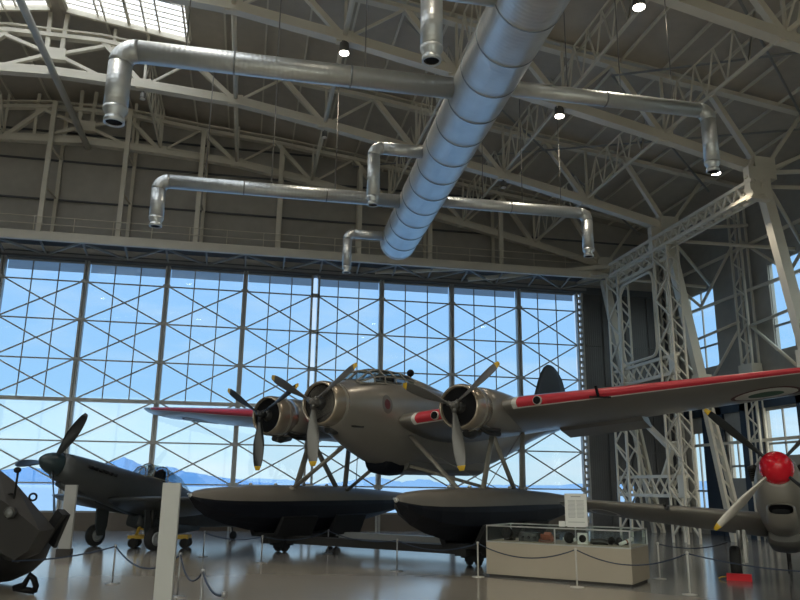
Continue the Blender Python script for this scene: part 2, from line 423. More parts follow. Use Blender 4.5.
# ---- roof deck with skylights by the ridge
def roofquad(mb, x0, x1, y0, y1, t=.12):
    vs = [H(x,y,roofz(x)+dz) for dz in (0,t) for x,y in ((x0,y0),(x1,y0),(x1,y1),(x0,y1))]
    mb.add(vs, [(3,2,1,0),(4,5,6,7),(0,1,5,4),(1,2,6,5),(2,3,7,6),(3,0,4,7)])
SKR = (-6.15,-2.45); SKL = (-10.35,-6.65)
bands = [(9.0,12.6),(14.0,21.9)] 
rf = MB()
roofquad(rf, SKR[1], XR+.4, YB, GY+.4); roofquad(rf, XL-.4, SKL[0], YB, GY+.4); roofquad(rf, SKL[1], -6.4, YB, GY+.4); roofquad(rf, -6.4, SKR[0], YB, GY+.4)
SKY = [(3.2,11.8),(13.2,22.0)]
yy = [YB]+[v for s in SKY for v in s]+[GY+.4]
for a, b in ((yy[0],yy[1]),(yy[2],yy[3]),(yy[4],yy[5])):
    roofquad(rf, SKR[0], SKR[1], a, b); roofquad(rf, SKL[0], SKL[1], a, b)
struct('ceiling', rf, M_ROOF)
n = 40
for (x0,x1) in (SKR, SKL):
    for (a,b) in SKY:
        w = sroot('window_%d' % n); n += 1
        g = MB(); roofquad(g, x0, x1, a, b, .02); g.build('skylight_sheet', M_SKYL, w)
        f = MB(); nn = int((b-a)/.27)
        for k in range(nn+1):
            y = a+(b-a)*k/nn; hbeam(f, (x0,y,roofz(x0)-.02), (x1,y,roofz(x1)-.02), .045, .03)
        for k in range(5):
            x = x0+(x1-x0)*k/4; hbeam(f, (x,a,roofz(x)-.06), (x,b,roofz(x)-.06), .05 if k % 2 else .09, .09)
        hbeam(f, (x0,b,roofz(x0)-.12), (x1,b,roofz(x1)-.12), .1, .16)
        f.build('skylight_rib', M_STEEL, w)

# ---- right wall with its windows
WIN = []
for k in range(6):
    c = 25.65-4.9*k; WIN.append((c-.85, c+.95, 6.3, 9.3))
low = [(26.15,27.05,ZF+.7,3.95),(23.85,24.7,2.2,3.8),(21.0,22.6,2.9,4.45),(18.4,19.6,1.2,3.9),(14.8,16.4,1.2,3.9)]
allw = WIN+low
ys = sorted({YB, GY+.25}|{w[0] for w in allw}|{w[1] for w in allw})
wr = MB()
for a, b in zip(ys[:-1], ys[1:]):
    mid = (a+b)/2
    holes = sorted([(w[2],w[3]) for w in allw if w[0] < mid < w[1]])
    z = ZF; zt = roofz(XR)
    for h0, h1 in holes: hbox(wr, (XR, a, z), (XR+.2, b, h0)); z = h1
    hbox(wr, (XR, a, z), (XR+.2, b, zt))
struct('wall_right', wr, M_WALL)
for k, (a,b,z0,z1) in enumerate(allw):
    w = sroot('window_%d' % (60+k))
    g = MB(); hbox(g, (XR+.12, a, z0), (XR+.13, b, z1)); g.build('clear_pane', M_GLASSU if k < 6 else M_GLASSL, w)
    f = MB()
    for yv in (a, b, (a+b)/2): hbeam(f, (XR+.08, yv, z0), (XR+.08, yv, z1), .05, .05)
    for zv in (z0, z1, z0+(z1-z0)*.28): hbeam(f, (XR+.08, a, zv), (XR+.08, b, zv), .06, .07)
    f.build('window_frame', M_STEELG, w)
dk = MB()                                   # dark panelling of the lower storey, in front of the wall
for a, b in ((25.25,26.05),(24.8,25.2),(22.7,23.75),(19.7,20.9)): hbox(dk, (XR-.12, a, ZF), (XR-.02, b, 4.75))
hbox(dk, (XR-.12, 19.7, 4.5), (XR-.02, 27.2, 5.0))
struct('trim_3', dk, M_NAVY)
gi = MB()
for z in (3.45, 5.43, 8.6, 10.2): hbeam(gi, (XR-.1, YB, z), (XR-.1, GY, z), .09, .10)
struct('trim_4', gi, M_STEEL)
for k in range(7):
    y = 27.65-4.9*k; c = MB()
    for dx, dy in ((-.35,-.28),(-.35,.28),(-.1,-.28),(-.1,.28)): hbeam(c, (XR+dx, y+dy, ZF), (XR+dx, y+dy, 12.2), .07, .07, up=(0,1,0))
    z = ZF
    while z < 11.9: hbeam(c, (XR-.35, y-.28, z), (XR-.35, y+.28, z+.45), .05, .04); hbeam(c, (XR-.35, y+.28, z+.45), (XR-.35, y-.28, z+.9), .05, .04); z += .9
    hbox(c, (XR-.45, y-.36, 4.9), (XR-.05, y+.36, 6.0)); struct('column', c, M_STEEL)
    if k < 4:
        b = MB()
        for (ya, za, yb, zb) in ((y-.3,10.3,y-2.45,8.6),(y-4.6,10.3,y-2.45,8.6),(y-.3,7.3,y-2.45,5.5),(y-4.6,7.3,y-2.45,5.5),(y-.3,7.3,y-4.6,7.55)):
            htube(b, (XR-.3,ya,za), (XR-.3,yb,zb), .055, 8)
        struct('trim_5', b, M_STEEL)
# ---- raking columns under the truss ends
for k, y in enumerate(TY):
    c = MB()
    def cx(z): return 13.72+(10.45-z)*.17
    for (z0,z1,w0) in ((10.55,5.2,.40),):
        hbeam(c, (cx(z0),y,z0), (cx(z1),y,z1), .26, .30, up=(1,0,0))
    for d in (-.15,.15):
        hbeam(c, (cx(5.2)+d*.6,y,5.2), (cx(ZF)+d*1.2,y,ZF), .22, .10, up=(1,0,0))
    z = 4.8
    while z > ZF+.3: hbeam(c, (cx(z)-.16,y,z), (cx(z-.5)+.16,y,z-.5), .05, .05); z -= .5
    hbox(c, (cx(5.2)-.24, y-.2, 5.0), (cx(5.2)+.24, y+.2, 5.5))
    hbox(c, (13.45, y-.2, 10.25), (14.1, y+.2, 10.9))
    if k < 4:
        for q in ((16.8,y-2.3,9.3),(16.8,y+2.3,9.3)): htube(c, (13.95,y,10.1), q, .06, 8)
    struct('column', c, M_STEEL)

# ---- lattice runway beam and portal frame by the right wall
def lattice(mb, p, q, w, h, n, r=.035, side=None):
    p, q = V(p), V(q); d = (q-p).normalized(); u = V((0,0,1)) if abs(d.z) < .9 else V((1,0,0))
    s_ = d.cross(u).normalized(); u = s_.cross(d)
    cs = [s_*a*w/2+u*b*h/2 for a, b in ((-1,-1),(1,-1),(1,1),(-1,1))]
    for c in cs: mb.beam(p+c, q+c, r*2.4, r*2.4)
    for k in range(4):
        a, b = cs[k], cs[(k+1) % 4]
        for i in range(n):
            e0 = p+(q-p)*(i/n); e1 = p+(q-p)*((i+.5)/n); e2 = p+(q-p)*((i+1)/n)
            mb.beam(e0+a, e1+b, r*1.3, r*1.3); mb.beam(e1+b, e2+a, r*1.3, r*1.3)
bm_ = MB()
lattice(bm_, H(13.3,25.4,9.85), H(13.3,16.95,9.85), .34*S, .42*S, 18, .038*S)
for y in (22.34, 17.15): hbox(bm_, (13.1, y-.12, 9.55), (13.75, y+.12, 10.5)); hbeam(bm_, (13.1,y,10.15), (13.35,y+.05,10.75), .1, .1)
struct('lattice_runway_beam', bm_, M_STEEL)
po = sroot('lattice_portal_frame')
PL = ((25.65,24.75),(22.25,21.35))
for yb, ya in PL:
    l = MB()
    for dx in (-.2,.2):
        for yy_ in (ya+.04, yb-.04): hbeam(l, (13.3+dx,yy_,9.6), (13.3+dx,yy_,ZF), .062, .062, up=(0,1,0))
        z = 9.4; f = dx > 0
        while z > ZF+.7:
            hbeam(l, (13.3+dx, ya if f else yb, z), (13.3+dx, yb if f else ya, z-.75), .05, .05); z -= .75; f = not f
    z = 9.4
    while z > ZF+.7:
        for yy_ in (ya+.04,yb-.04): hbeam(l, (13.1,yy_,z), (13.5,yy_,z-.4), .04, .04)
        z -= .75
    l.build('leg', M_STEEL, po)
for z0, z1 in ((5.42,5.98),(1.62,2.22),(9.2,9.6)):
    l = MB()
    for z in (z0, z1): hbeam(l, (13.2,21.35,z), (13.2,25.65,z), .10, .10)
    nn = 8
    for k in range(nn):
        a = 21.35+4.3*k/nn; b = a+4.3/nn
        hbeam(l, (13.18,a,z0), (13.18,b,z1), .05, .05); hbeam(l, (13.23,a,z1), (13.23,b,z0), .05, .05)
    if z0 < 6: hbox(l, (13.1,21.35,z0), (13.16,21.75,z1))
    l.build('cross_beam', M_STEEL, po)
l = MB(); ring = [H(13.2,22.2,8.95),H(13.2,23.95,8.95),H(13.2,23.95,5.95),H(13.2,22.2,5.95),H(13.2,22.2,8.0)]
l.pipe(bend([H(13.1,22.35,7.5),H(13.1,22.35,9.0),H(13.1,24.65,9.0),H(13.1,24.65,6.1),H(13.1,22.35,6.1),H(13.1,22.35,7.5)], .4*S), .05*S, 8)
l.build('corner_tube', M_STEEL, po)
l = MB(); hbeam(l, (13.5,24.6,4.3), (13.5,22.5,3.0), .2, .12); hbeam(l, (13.5,22.4,3.3), (13.5,23.2,2.25), .16, .1); l.build('diagonal', M_STEEL, po)

# ---- left and back walls (unseen; back openings added to let front fill in)
wl = MB(); hbox(wl, (XL-.2, YB, ZF), (XL, GY+.25, roofz(XL))); struct('wall_left', wl, M_WALL)
wb = MB()
hbox(wb, (XL, YB-.2, 8.6), (XR, YB, 12.4)); hbox(wb, (XL, YB-.2, ZF), (-19, YB, 8.6)); hbox(wb, (10, YB-.2, ZF), (XR, YB, 8.6)); hbox(wb, (-19, YB-.2, ZF), (10, YB, 1.4))
pts = [H(x, YB-.1, 12.4) for x in (XL,-6.4,XR)]+[H(x, YB-.1, roofz(x)) for x in (XL,-6.4,XR)]
wb.add(pts, [(0,1,4,3),(1,2,5,4)]); struct('wall_back', wb, M_WALL)
for k in range(10):  # unseen back windows, added so sky light fills the aircraft fronts
    x0 = -19+2.9*k; w = sroot('window_%d' % (80+k)); g = MB(); hbox(g, (x0, YB-.1, 1.4), (x0+2.9, YB-.09, 8.6)); g.build('clear_pane', M_GLASSL, w)
    f = MB(); hbeam(f, (x0, YB, 1.4), (x0, YB, 8.6), .14, .14); hbeam(f, (x0, YB, 5), (x0+2.9, YB, 5), .1, .1); f.build('window_frame', M_STEELG, w)

# ------------------------------------------------------------------ outside
mb = MB(); mb.box((0, Yg+3.5, -.16), (160, 6.2, .3)); struct('terrace', mb, M_TERR)
mb = MB(); mb.box((0, Yg+6.45, .13), (160, .3, .5)); struct('trim_6', mb, M_TERR)
mb = MB(); mb.add([(-9000,45,-5),(9000,45,-5),(9000,12000,-5),(-9000,12000,-5)], [(0,1,2,3)]); struct('lake', mb, M_LAKE)
def updir(px, py): return fw+rt*((px-400)/FPX)-upv*((py-300)/FPX)
def hills(name, prof, dist, depth, mt):
    mb = MB(); rows = []
    P = []
    for (x0,y0),(x1,y1) in zip(prof[:-1], prof[1:]):
        for k in range(4): P.append((x0+(x1-x0)*k/4, y0+(y1-y0)*k/4))
    P.append(prof[-1])
    top = []
    for i,(px,py) in enumerate(P):
        d = updir(px, py); t = dist/sqrt(d.x**2+d.y**2); p = V((0,0,CH))+d*t; p.z += random.uniform(-.004,.004)*dist*.2; top.append(p)
    for f, g in ((.62,-6),(.74,.34),(.87,.70),(1.0,1.0),(1.12,.55),(1.3,-6)):
        row = []
        for p in top:
            z = g if g < 0 else p.z*g*(1+random.uniform(-.10,.10)*(0 if g == 1 else 1))
            row.append(V((p.x*f, p.y*f, z)))
        rows.append(row)
    n = len(top); vs = [p for r in rows for p in r]; fs = []
    for i in range(len(rows)-1):
        for j in range(n-1): fs.append((i*n+j,i*n+j+1,(i+1)*n+j+1,(i+1)*n+j))
    mb.add(vs, fs, 0, True); struct(name, mb, mt)
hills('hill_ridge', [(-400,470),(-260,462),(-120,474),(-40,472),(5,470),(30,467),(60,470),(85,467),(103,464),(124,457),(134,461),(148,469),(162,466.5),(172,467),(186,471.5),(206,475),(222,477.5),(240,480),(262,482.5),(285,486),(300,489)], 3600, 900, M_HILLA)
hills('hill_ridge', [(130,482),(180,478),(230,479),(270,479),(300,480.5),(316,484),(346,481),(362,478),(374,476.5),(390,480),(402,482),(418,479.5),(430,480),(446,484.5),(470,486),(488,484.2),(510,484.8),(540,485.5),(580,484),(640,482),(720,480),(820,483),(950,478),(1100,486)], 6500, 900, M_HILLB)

# ------------------------------------------------------------------ ducts
def MX4(axis):      # matrix whose z axis points along axis
    z = V(axis).normalized(); x = V((0,0,1)).cross(z) if abs(z.z) < .9 else V((1,0,0)); x.normalize(); y = z.cross(x)
    return Matrix((x,y,z)).transposed().to_4x4()
DX, DZc, DR = 4.22, 9.08, .55
DROT = .030
def dux(y): return DX-(21.7-y)*DROT
loc = H(DX, 21.7, DZc)
d = thing('main_air_duct', 'wide galvanised main duct running overhead towards the glass front', 'duct', loc, -DROT)
o = MB(); o.lathe([(DR*S,-.02*S),(DR*S,(21.7+4)*S)], MX4((0,-1,0)), 40)
o.build('duct_body', M_DUCTY, d)
o = MB(); o.lathe([(.001,.05*S),(DR*.7*S,.06*S),(DR*S,-.01*S),(DR*1.012*S,-.03*S),(DR*1.012*S,-.10*S)][::-1], MX4((0,1,0)), 40); o.build('end_cap', M_DUCTY, d)
for k in range(14):
    y = .9+k*1.02; o = MB(); o.lathe([(DR*S,-.015*S),(DR*1.018*S,-.012*S),(DR*1.018*S,.012*S),(DR*S,.015*S)], Matrix.Translation((0,-y*S,0)) @ MX4((0,-1,0)), 40); o.build('joint_ring', M_SEAM, d)
def branch(y, x_end, drop, r, label, z=DZc, dirx=-1):
    xs_ = dux(y)+dirx*(DR-.012)
    loc = H(xs_, y, z)
    b = thing('branch_air_duct', label, 'duct', loc, 0, 'branch ducts off the main duct')
    L = (x_end-xs_)*S; dr = (drop+.15*r/.2)*S; R = r*S
    o = MB(); e = V((L,0,0)); c = dirx
    er = R*1.35
    o.pipe([V((0,0,0)), V((L-c*er,0,0))], R, 24); o.build('duct_run', M_DUCTX, b)
    o = MB(); pts = [V((L-c*er*(1-sin(a)), 0, -er*(1-cos(a)))) for a in [pi/2*k/8 for k in range(9)]]
    o.pipe(pts, R*1.02, 24); o.build('elbow', M_DUCTX, b)
    o = MB(); o.pipe([V((L,0,-er)), V((L,0,-dr))], R, 24); o.build('duct_drop', M_DUCTZ, b)
    o = MB(); o.lathe([(R*1.03,.03),(R*1.03,-.02),(R*.74,-.13*S*r/.2),(R*.74,-.16*S*r/.2),(R*.86,-.17*S*r/.2),(R*.86,-.25*S*r/.2),(R*.72,-.255*S*r/.2),(R*.66,-.20*S*r/.2)], Matrix.Translation((L,0,-dr)), 24); nz = o.build('nozzle', M_DUCTZ, b)
    o = MB(); o.lathe([(R*.72,-.23*S*r/.2),(R*.45,-.235*S*r/.2),(.001,-.21*S*r/.2)], Matrix.Translation((L,0,-dr)), 24); o.build('nozzle_dark_mouth', M_BLACK, nz)  # black plug stands in for the shade inside the nozzle mouth
    k = 2.2*c
    while abs(k) < abs(L)-.5:
        o = MB(); o.lathe([(R,-.02),(R*1.035,-.015),(R*1.035,.015),(R,.02)], Matrix.Translation((k,0,0)) @ MX4((1,0,0)), 24); k += 2.4*c; o.build('joint_ring', M_SEAM, b)
    # hanger rods go up to the trusses
    for q in (.28,.55,.82):
        if abs(L) > 2:
            o = MB(); hx = L*q; o.tube((hx,0,R*.9), (hx,0,(3.6 if y > 14 else 4.0)*S), .012*S, n=6); o.build('hanger_rod', M_CABLE, b)
    return b
branch(12.4, -2.50, .98, .20, 'long left branch duct nearest the camera, its elbow below the skylight')
branch(12.15, 8.56, 1.0, .145, 'long right branch duct bending down beside the raking column', dirx=1)
branch(18.3, -2.47, .85, .175, 'long left branch duct in front of the gable posts')
branch(18.05, 8.74, .92, .15, 'right branch duct ending above the tail fin of the seaplane', dirx=1)
branch(15.25, 2.40, 1.08, .14, 'short stub duct between the two long left branches')
branch(21.2, 2.60, .95, .135, 'short stub duct at the far end of the main duct')
branch(9.6, 2.33, .92, .165, 'short stub duct hanging from the top edge of the view')

# ------------------------------------------------------------------ roof lamps
def lamp(x, y, z, lit, label, h=.22, r=.13):
    p = H(x, y, z); t = thing('ceiling_lamp', label, 'lamp', p, 0, 'lamps hung from the roof trusses')
    o = MB(); o.lathe([(.02*S,h*2*S),(.03*S,h*1.5*S),(r*.9*S,h*1.45*S),(r*S,h*.3*S),(r*1.05*S,0),(r*.9*S,.0)], None, 20); o.build('housing', M_LAMPH, t)
    o = MB(); o.lathe([(r*.93*S,.0),(r*.9*S,-.02*S),(.001,-.05*S)], None, 20); o.build('lens', M_LAMP if lit else M_LAMPOFF, t)
    if lit:
        l = bpy.data.lights.new('lamp_light', 'SPOT'); l.energy = 220; l.color = (1,.88,.70); l.spot_size = radians(120); l.spot_blend = .6; l.shadow_soft_size = .12
        lo = bpy.data.objects.new('lamp_light', l); COL.objects.link(lo); lo.parent = t; lo.location = (0,0,-.12)
LAMPS = [(1.9,17.4,12.67,True,'lit lamp below the truss just left of the main duct'),(7.78,17.4,11.56,True,'lit lamp under the right branch duct, above the middle of the truss'),
 (12.35,17.4,10.35,True,'lit lamp beside the mouth of the right branch duct'),(7.45,12.5,11.5,True,'lit lamp at the top edge of the view, on the nearest truss'),
 (-3.75,22.34,13.33,False,'unlit lamp under the truss near the left elbow duct'),(1.9,22.34,12.65,False,'unlit lamp on the truss above the stub duct'),(7.9,22.34,11.5,False,'unlit lamp on the truss right of the main duct')]
for a in LAMPS: lamp(*a, **({'r':.09,'h':.13} if not a[3] else {}))
for x, y in ((1.9,7.6),(7.9,7.6),(-3.75,12.5),(-9.3,17.4),(-9.3,7.6),(-3.75,2.7),(7.9,2.7)):
    lamp(x, y, 12.3 if x > 5 else 13, True, 'lit lamp on a truss above the walkway')
for (x, y, z0, z1) in ((-1.75,19.5,10.2,14.9),(1.15,17.4,2.3,12.9)):
    pass
# ------------------------------------------------------------------ aircraft helpers
def ring(y, w, zb, zt, n=28, e=2.3, zc=None):
    zc = (zb+zt)/2 if zc is None else zc
    out = []
    for k in range(n):
        a = 2*pi*k/n; c, s_ = cos(a), sin(a)
        x = w*math.copysign(abs(c)**(2/e), c); z = math.copysign(abs(s_)**(2/e), s_)
        out.append(V((x, y, zc+z*((zt-zc) if z > 0 else (zc-zb)))))
    return out
AF = [(0,0),(.008,.18),(.03,.36),(.042,.43),(.07,.54),(.15,.78),(.28,.97),(.42,1.0),(.58,.88),(.74,.62),(.88,.32),(1,.03)]
def airfoil(x, yle, yte, zle, zte, th, T=None):
    """closed section ring: upper from TE to LE, lower from LE to TE"""
    out = []
    ch = yte-yle
    up = [(u, k*.56) for u, k in AF]; lo = [(u, -k*.44) for u, k in AF[1:]]
    for u, k in up[::-1]+lo: out.append(V((x, yle+ch*u, zle+(zte-zle)*u+th*k)))
    return [T(p) for p in out] if T else out
NAF = len(AF)
def bvh_of(o):
    me = o.data; return BVHTree.FromPolygons([v.co.copy() for v in me.vertices], [list(p.vertices) for p in me.polygons])
def decal(name, base, centre, u, v, direction, rings, mats, parent, n=28, off=.008):
    """painted disc that follows the surface of base; rings = outer radii of each colour band (scaled along u, v)"""
    b = bvh_of(base); mb = MB(); u, v, d = V(u), V(v), V(direction).normalized(); c = V(centre)
    def hit(p):
        h = b.ray_cast(p-d*3, d); q = h[0] if h[0] is not None else p
        nn = h[1] if h[1] is not None else -d
        if nn.dot(d) > 0: nn = -nn
        return q+nn*off
    radii = [0]+rings
    for i in range(len(rings)):
        a, e = radii[i], radii[i+1]
        R0 = [hit(c+u*a*cos(2*pi*k/n)+v*a*sin(2*pi*k/n)) for k in range(n)]; R1 = [hit(c+u*e*cos(2*pi*k/n)+v*e*sin(2*pi*k/n)) for k in range(n)]
        fs = [(k,(k+1)%n,n+(k+1)%n,n+k) for k in range(n)]
        mb.add(R0+R1, fs, i, True)
    return mb.build(name, mats, parent)
def blade_mb(R, ch, ang, tip=None, root=.12, tipf=.08, thick=.045, twist0=58, twist1=20, T=None):
    """propeller blade in the x-z plane (axis y), radial direction at ang"""
    mb = MB(); rings = []; n = 12; N = 12; mi = []
    rad = V((cos(ang),0,sin(ang))); tan = V((-sin(ang),0,cos(ang))); ax = V((0,1,0))
    for i in range(N+1):
        t = i/N; r = root+(R-root)*t
        c = ch*(.45+1.0*min(1,t*2.2))*(1 if t < .55 else max(.16, sqrt(max(0,1-((t-.55)/.47)**2))**.8))*.69
        th = thick*(1.25-t)
        tw = radians(twist0+(twist1-twist0)*t)
        cdir = tan*cos(tw)+ax*sin(tw); tdir = cdir.cross(rad)
        rg = [rad*r+cdir*(c/2*cos(2*pi*k/n))+tdir*(th/2*sin(2*pi*k/n)) for k in range(n)]
        rings.append([T(p) for p in rg] if T else rg)
    cut = N-1 if tipf > 0 else N
    mb.loft(rings[:cut+1], (True, False), 0)
    if tipf > 0: mb.loft(rings[cut:], (False, True), 1)
    return mb

# ------------------------------------------------------------------ the three-engined floatplane
PSI = radians(43.5)
Z5 = thing('seaplane', 'large grey three-engined twin-float seaplane with red stripes along its wings', 'seaplane', (1.53,18.35,0), -PSI)
fu = MB()
st = [(.30,.42,3.30,4.20,2),(.9,.60,3.08,4.34,2.1),(1.4,.71,2.86,4.47,2.2),(2.0,.82,2.62,4.58,2.3),(2.7,.90,2.40,4.62,2.4),(3.3,.93,2.27,4.64,2.5),(4.2,.95,2.26,4.68,2.6),(5.5,.95,2.28,4.64,2.6),(7.0,.93,2.30,4.56,2.6),(8.3,.90,2.38,4.50,2.5),(9.4,.84,2.55,4.46,2.4),(11,.72,2.95,4.43,2.3),(12.5,.58,3.37,4.42,2.2),(14.5,.38,3.82,4.46,2),(16.2,.2,4.1,4.5,2),(17.0,.06,4.25,4.5,2)]
fu.loft([ring(y,w,a,b,32,e,zc=max(min(3.72,(a+b)/2+.25),(a+b)/2)) for y,w,a,b,e in st])
FUS = fu.build('fuselage', M_AIR, Z5)
g = MB(); g.loft([ring(2.75,.36,2.30,2.9,16,2.8),ring(2.9,.42,2.14,2.9,16,3),ring(3.45,.46,2.08,2.9,16,3.2),ring(3.6,.46,2.10,2.9,16,3.2)], mi=0, smooth=True); g.build('ventral_gondola', M_HULL, Z5)
g = MB(); g.loft([ring(3.5,.60,2.17,2.9,16,3.4),ring(4,.62,2.12,2.9,16,3.4),ring(8.1,.60,2.16,2.9,16,3.4),ring(8.6,.5,2.3,2.9,16,3)], smooth=False); g.build('bomb_bay', M_AIRD, Z5)
# cockpit
def can_ring(y, w, z0, z1):
    return [V((-w,y,z0)),V((-w*.97,y,z0+(z1-z0)*.45)),V((-w*.62,y,z1-.04)),V((0,y,z1)),V((w*.62,y,z1-.04)),V((w*.97,y,z0+(z1-z0)*.45)),V((w,y,z0))]
CAN = [can_ring(1.30,.48,4.34,4.42),can_ring(1.85,.55,4.40,4.76),can_ring(2.3,.58,4.44,4.86),can_ring(2.8,.60,4.46,4.89),can_ring(3.3,.60,4.48,4.89),can_ring(3.8,.60,4.5,4.87)]
g = MB(); g.loft(CAN, (False,False), closed=False, smooth=False); can = g.build('cockpit_canopy', M_CANOPY, Z5)
g = MB()
for r_ in CAN:
    for a, b in zip(r_[:-1], r_[1:]): g.tube(a, b, .022, n=6)
for k in range(7):
    for r0, r1 in zip(CAN[:-1], CAN[1:]): g.tube(r0[k], r1[k], .020, n=6)
g.build('canopy_frame', M_FRAME, can)
g = MB(); g.box((0,2.4,4.45), (.9,1.4,.1)); g.box((-.25,2.9,4.55), (.35,.12,.4)); g.box((.25,2.9,4.55), (.35,.12,.4)); g.build('cockpit_seats', M_BLACK, can)
g = MB(); g.loft([ring(3.75,.60,4.3,4.87,20,2.4),ring(4.6,.58,4.3,4.80,20,2.3),ring(5.8,.5,4.3,4.66,20,2.2),ring(7.2,.2,4.3,4.5,20,2)]); g.build('dorsal_fairing', M_AIR, Z5)
g = MB(); g.tube((.1,4.35,4.7), (.1,4.35,4.98), .03); g.sphere((.1,4.35,5.02), .11); g.build('dorsal_ball', M_BLACK, Z5)  # black ball on a short mast, not a lamp

# wings
def wz(l): return 3.49+.13*(l-1.1) if l < 3.9 else 3.854+.088*(l-3.9)
WS = [(.6,2.45,7.0,3.46,3.18,.72),(1.2,2.58,6.95,3.52,3.22,.70),(2.6,2.86,6.82,3.70,3.36,.68),(3.9,3.13,6.70,3.87,3.50,.64),(6.25,3.58,6.48,4.07,3.70,.52),(8.2,3.95,6.25,4.24,3.88,.42),(10,4.30,5.98,4.40,4.05,.32),(11.3,4.56,5.75,4.50,4.2,.24),(11.9,4.74,5.55,4.55,4.33,.17),(12.2,5.0,5.3,4.56,4.5,.08)]
def make_wing(sg):
    w = MB(); secs = []
    # finer spanwise rows so that the painted stripe ends where it should
    def lerp(l):
        for a, b in zip(WS[:-1], WS[1:]):
            if a[0] <= l <= b[0]:
                t = (l-a[0])/(b[0]-a[0]); return [p+(q-p)*t for p, q in zip(a, b)]
    ls = [.6,1.2,1.30,2.2,2.6,3.1,3.8,3.92,4.7,5.5,6.25,7.2,8.2,9.1,10,10.7,11.3,11.36,11.9,12.2]
    rg = [airfoil(sg*l, *lerp(l)[1:]) for l in ls]; n = len(rg[0])
    w.loft(rg, (True,True))
    # stripe bands: index of leading edge vertex = NAF-1
    le = NAF-1
    fi = 0
    for i in range(len(rg)-1):
        l0, l1 = ls[i], ls[i+1]
        on = (1.30 <= l0 and l1 <= 3.1) or (3.92 <= l0 and l1 <= 11.3)
        edge = (l0, l1) in ((1.2,1.30),(3.8,3.92),(11.3,11.36))
        for j in range(n):
            if on and le-4 <= j <= le+1: w.m[fi] = 1
            if on and j == le+2: w.m[fi] = 2
            if edge and le-4 <= j <= le+2: w.m[fi] = 2
            fi += 1
    o = w.build('wing', [M_AIR, M_RED, M_WHITE], Z5)
    f = MB()
    rows = []
    for l in (3.95,5.2,6.3):
        a = lerp(l); yt, zt_ = a[2], a[4]
        rows.append([V((sg*l,yt-.75,zt_-.02)),V((sg*l,yt-.05,zt_+.0)),V((sg*l,yt+.30,zt_-.24)),V((sg*l,yt+.22,zt_-.28)),V((sg*l,yt-.5,zt_-.14))])
    f.loft(rows, smooth=False); f.build('flap', M_AIR, Z5)
    for l in (4.45,1.85):
        f = MB(); a = lerp(l); M_ = Matrix.Translation((sg*l, a[1]-.012, a[3]-.01)) @ MX4((0,-1,0))
        f.lathe([(.112,-.05),(.112,.02),(.098,.03)], M_, 20, 1); f.lathe([(.098,.031),(.001,.028)], M_, 20, 0)
        f.build('landing_light', [M_BLACK, M_WHITE], Z5)
    return o
WR = make_wing(1); WL = make_wing(-1)
decal('roundel', WR, (9.35,5.2,3.6), (.78,0,.07), (0,.52,-.07), (0,.05,1), [.5,.88,1.0], [M_GREENP, M_WHITE, M_DKRED], Z5)
decal('roundel', WL, (-9.35,5.2,3.6), (.78,0,-.07), (0,.52,-.07), (0,.05,1), [.5,.88,1.0], [M_GREENP, M_WHITE, M_DKRED], Z5)
decal('nose_badge', FUS, (.9,2.05,3.86), (0,.20,0), (0,0,.24), (-1,0,0), [.55,1.0], [M_DKRED, M_AIRD], Z5)
# wing joint detail on the stripe
g = MB(); g.beam((5.86,3.45,4.20), (5.92,3.43,3.93), .05, .05); g.beam((5.7,3.43,3.95), (6.2,3.5,3.92), .03, .04); g.build('wing_joint', M_BLACK, Z5)

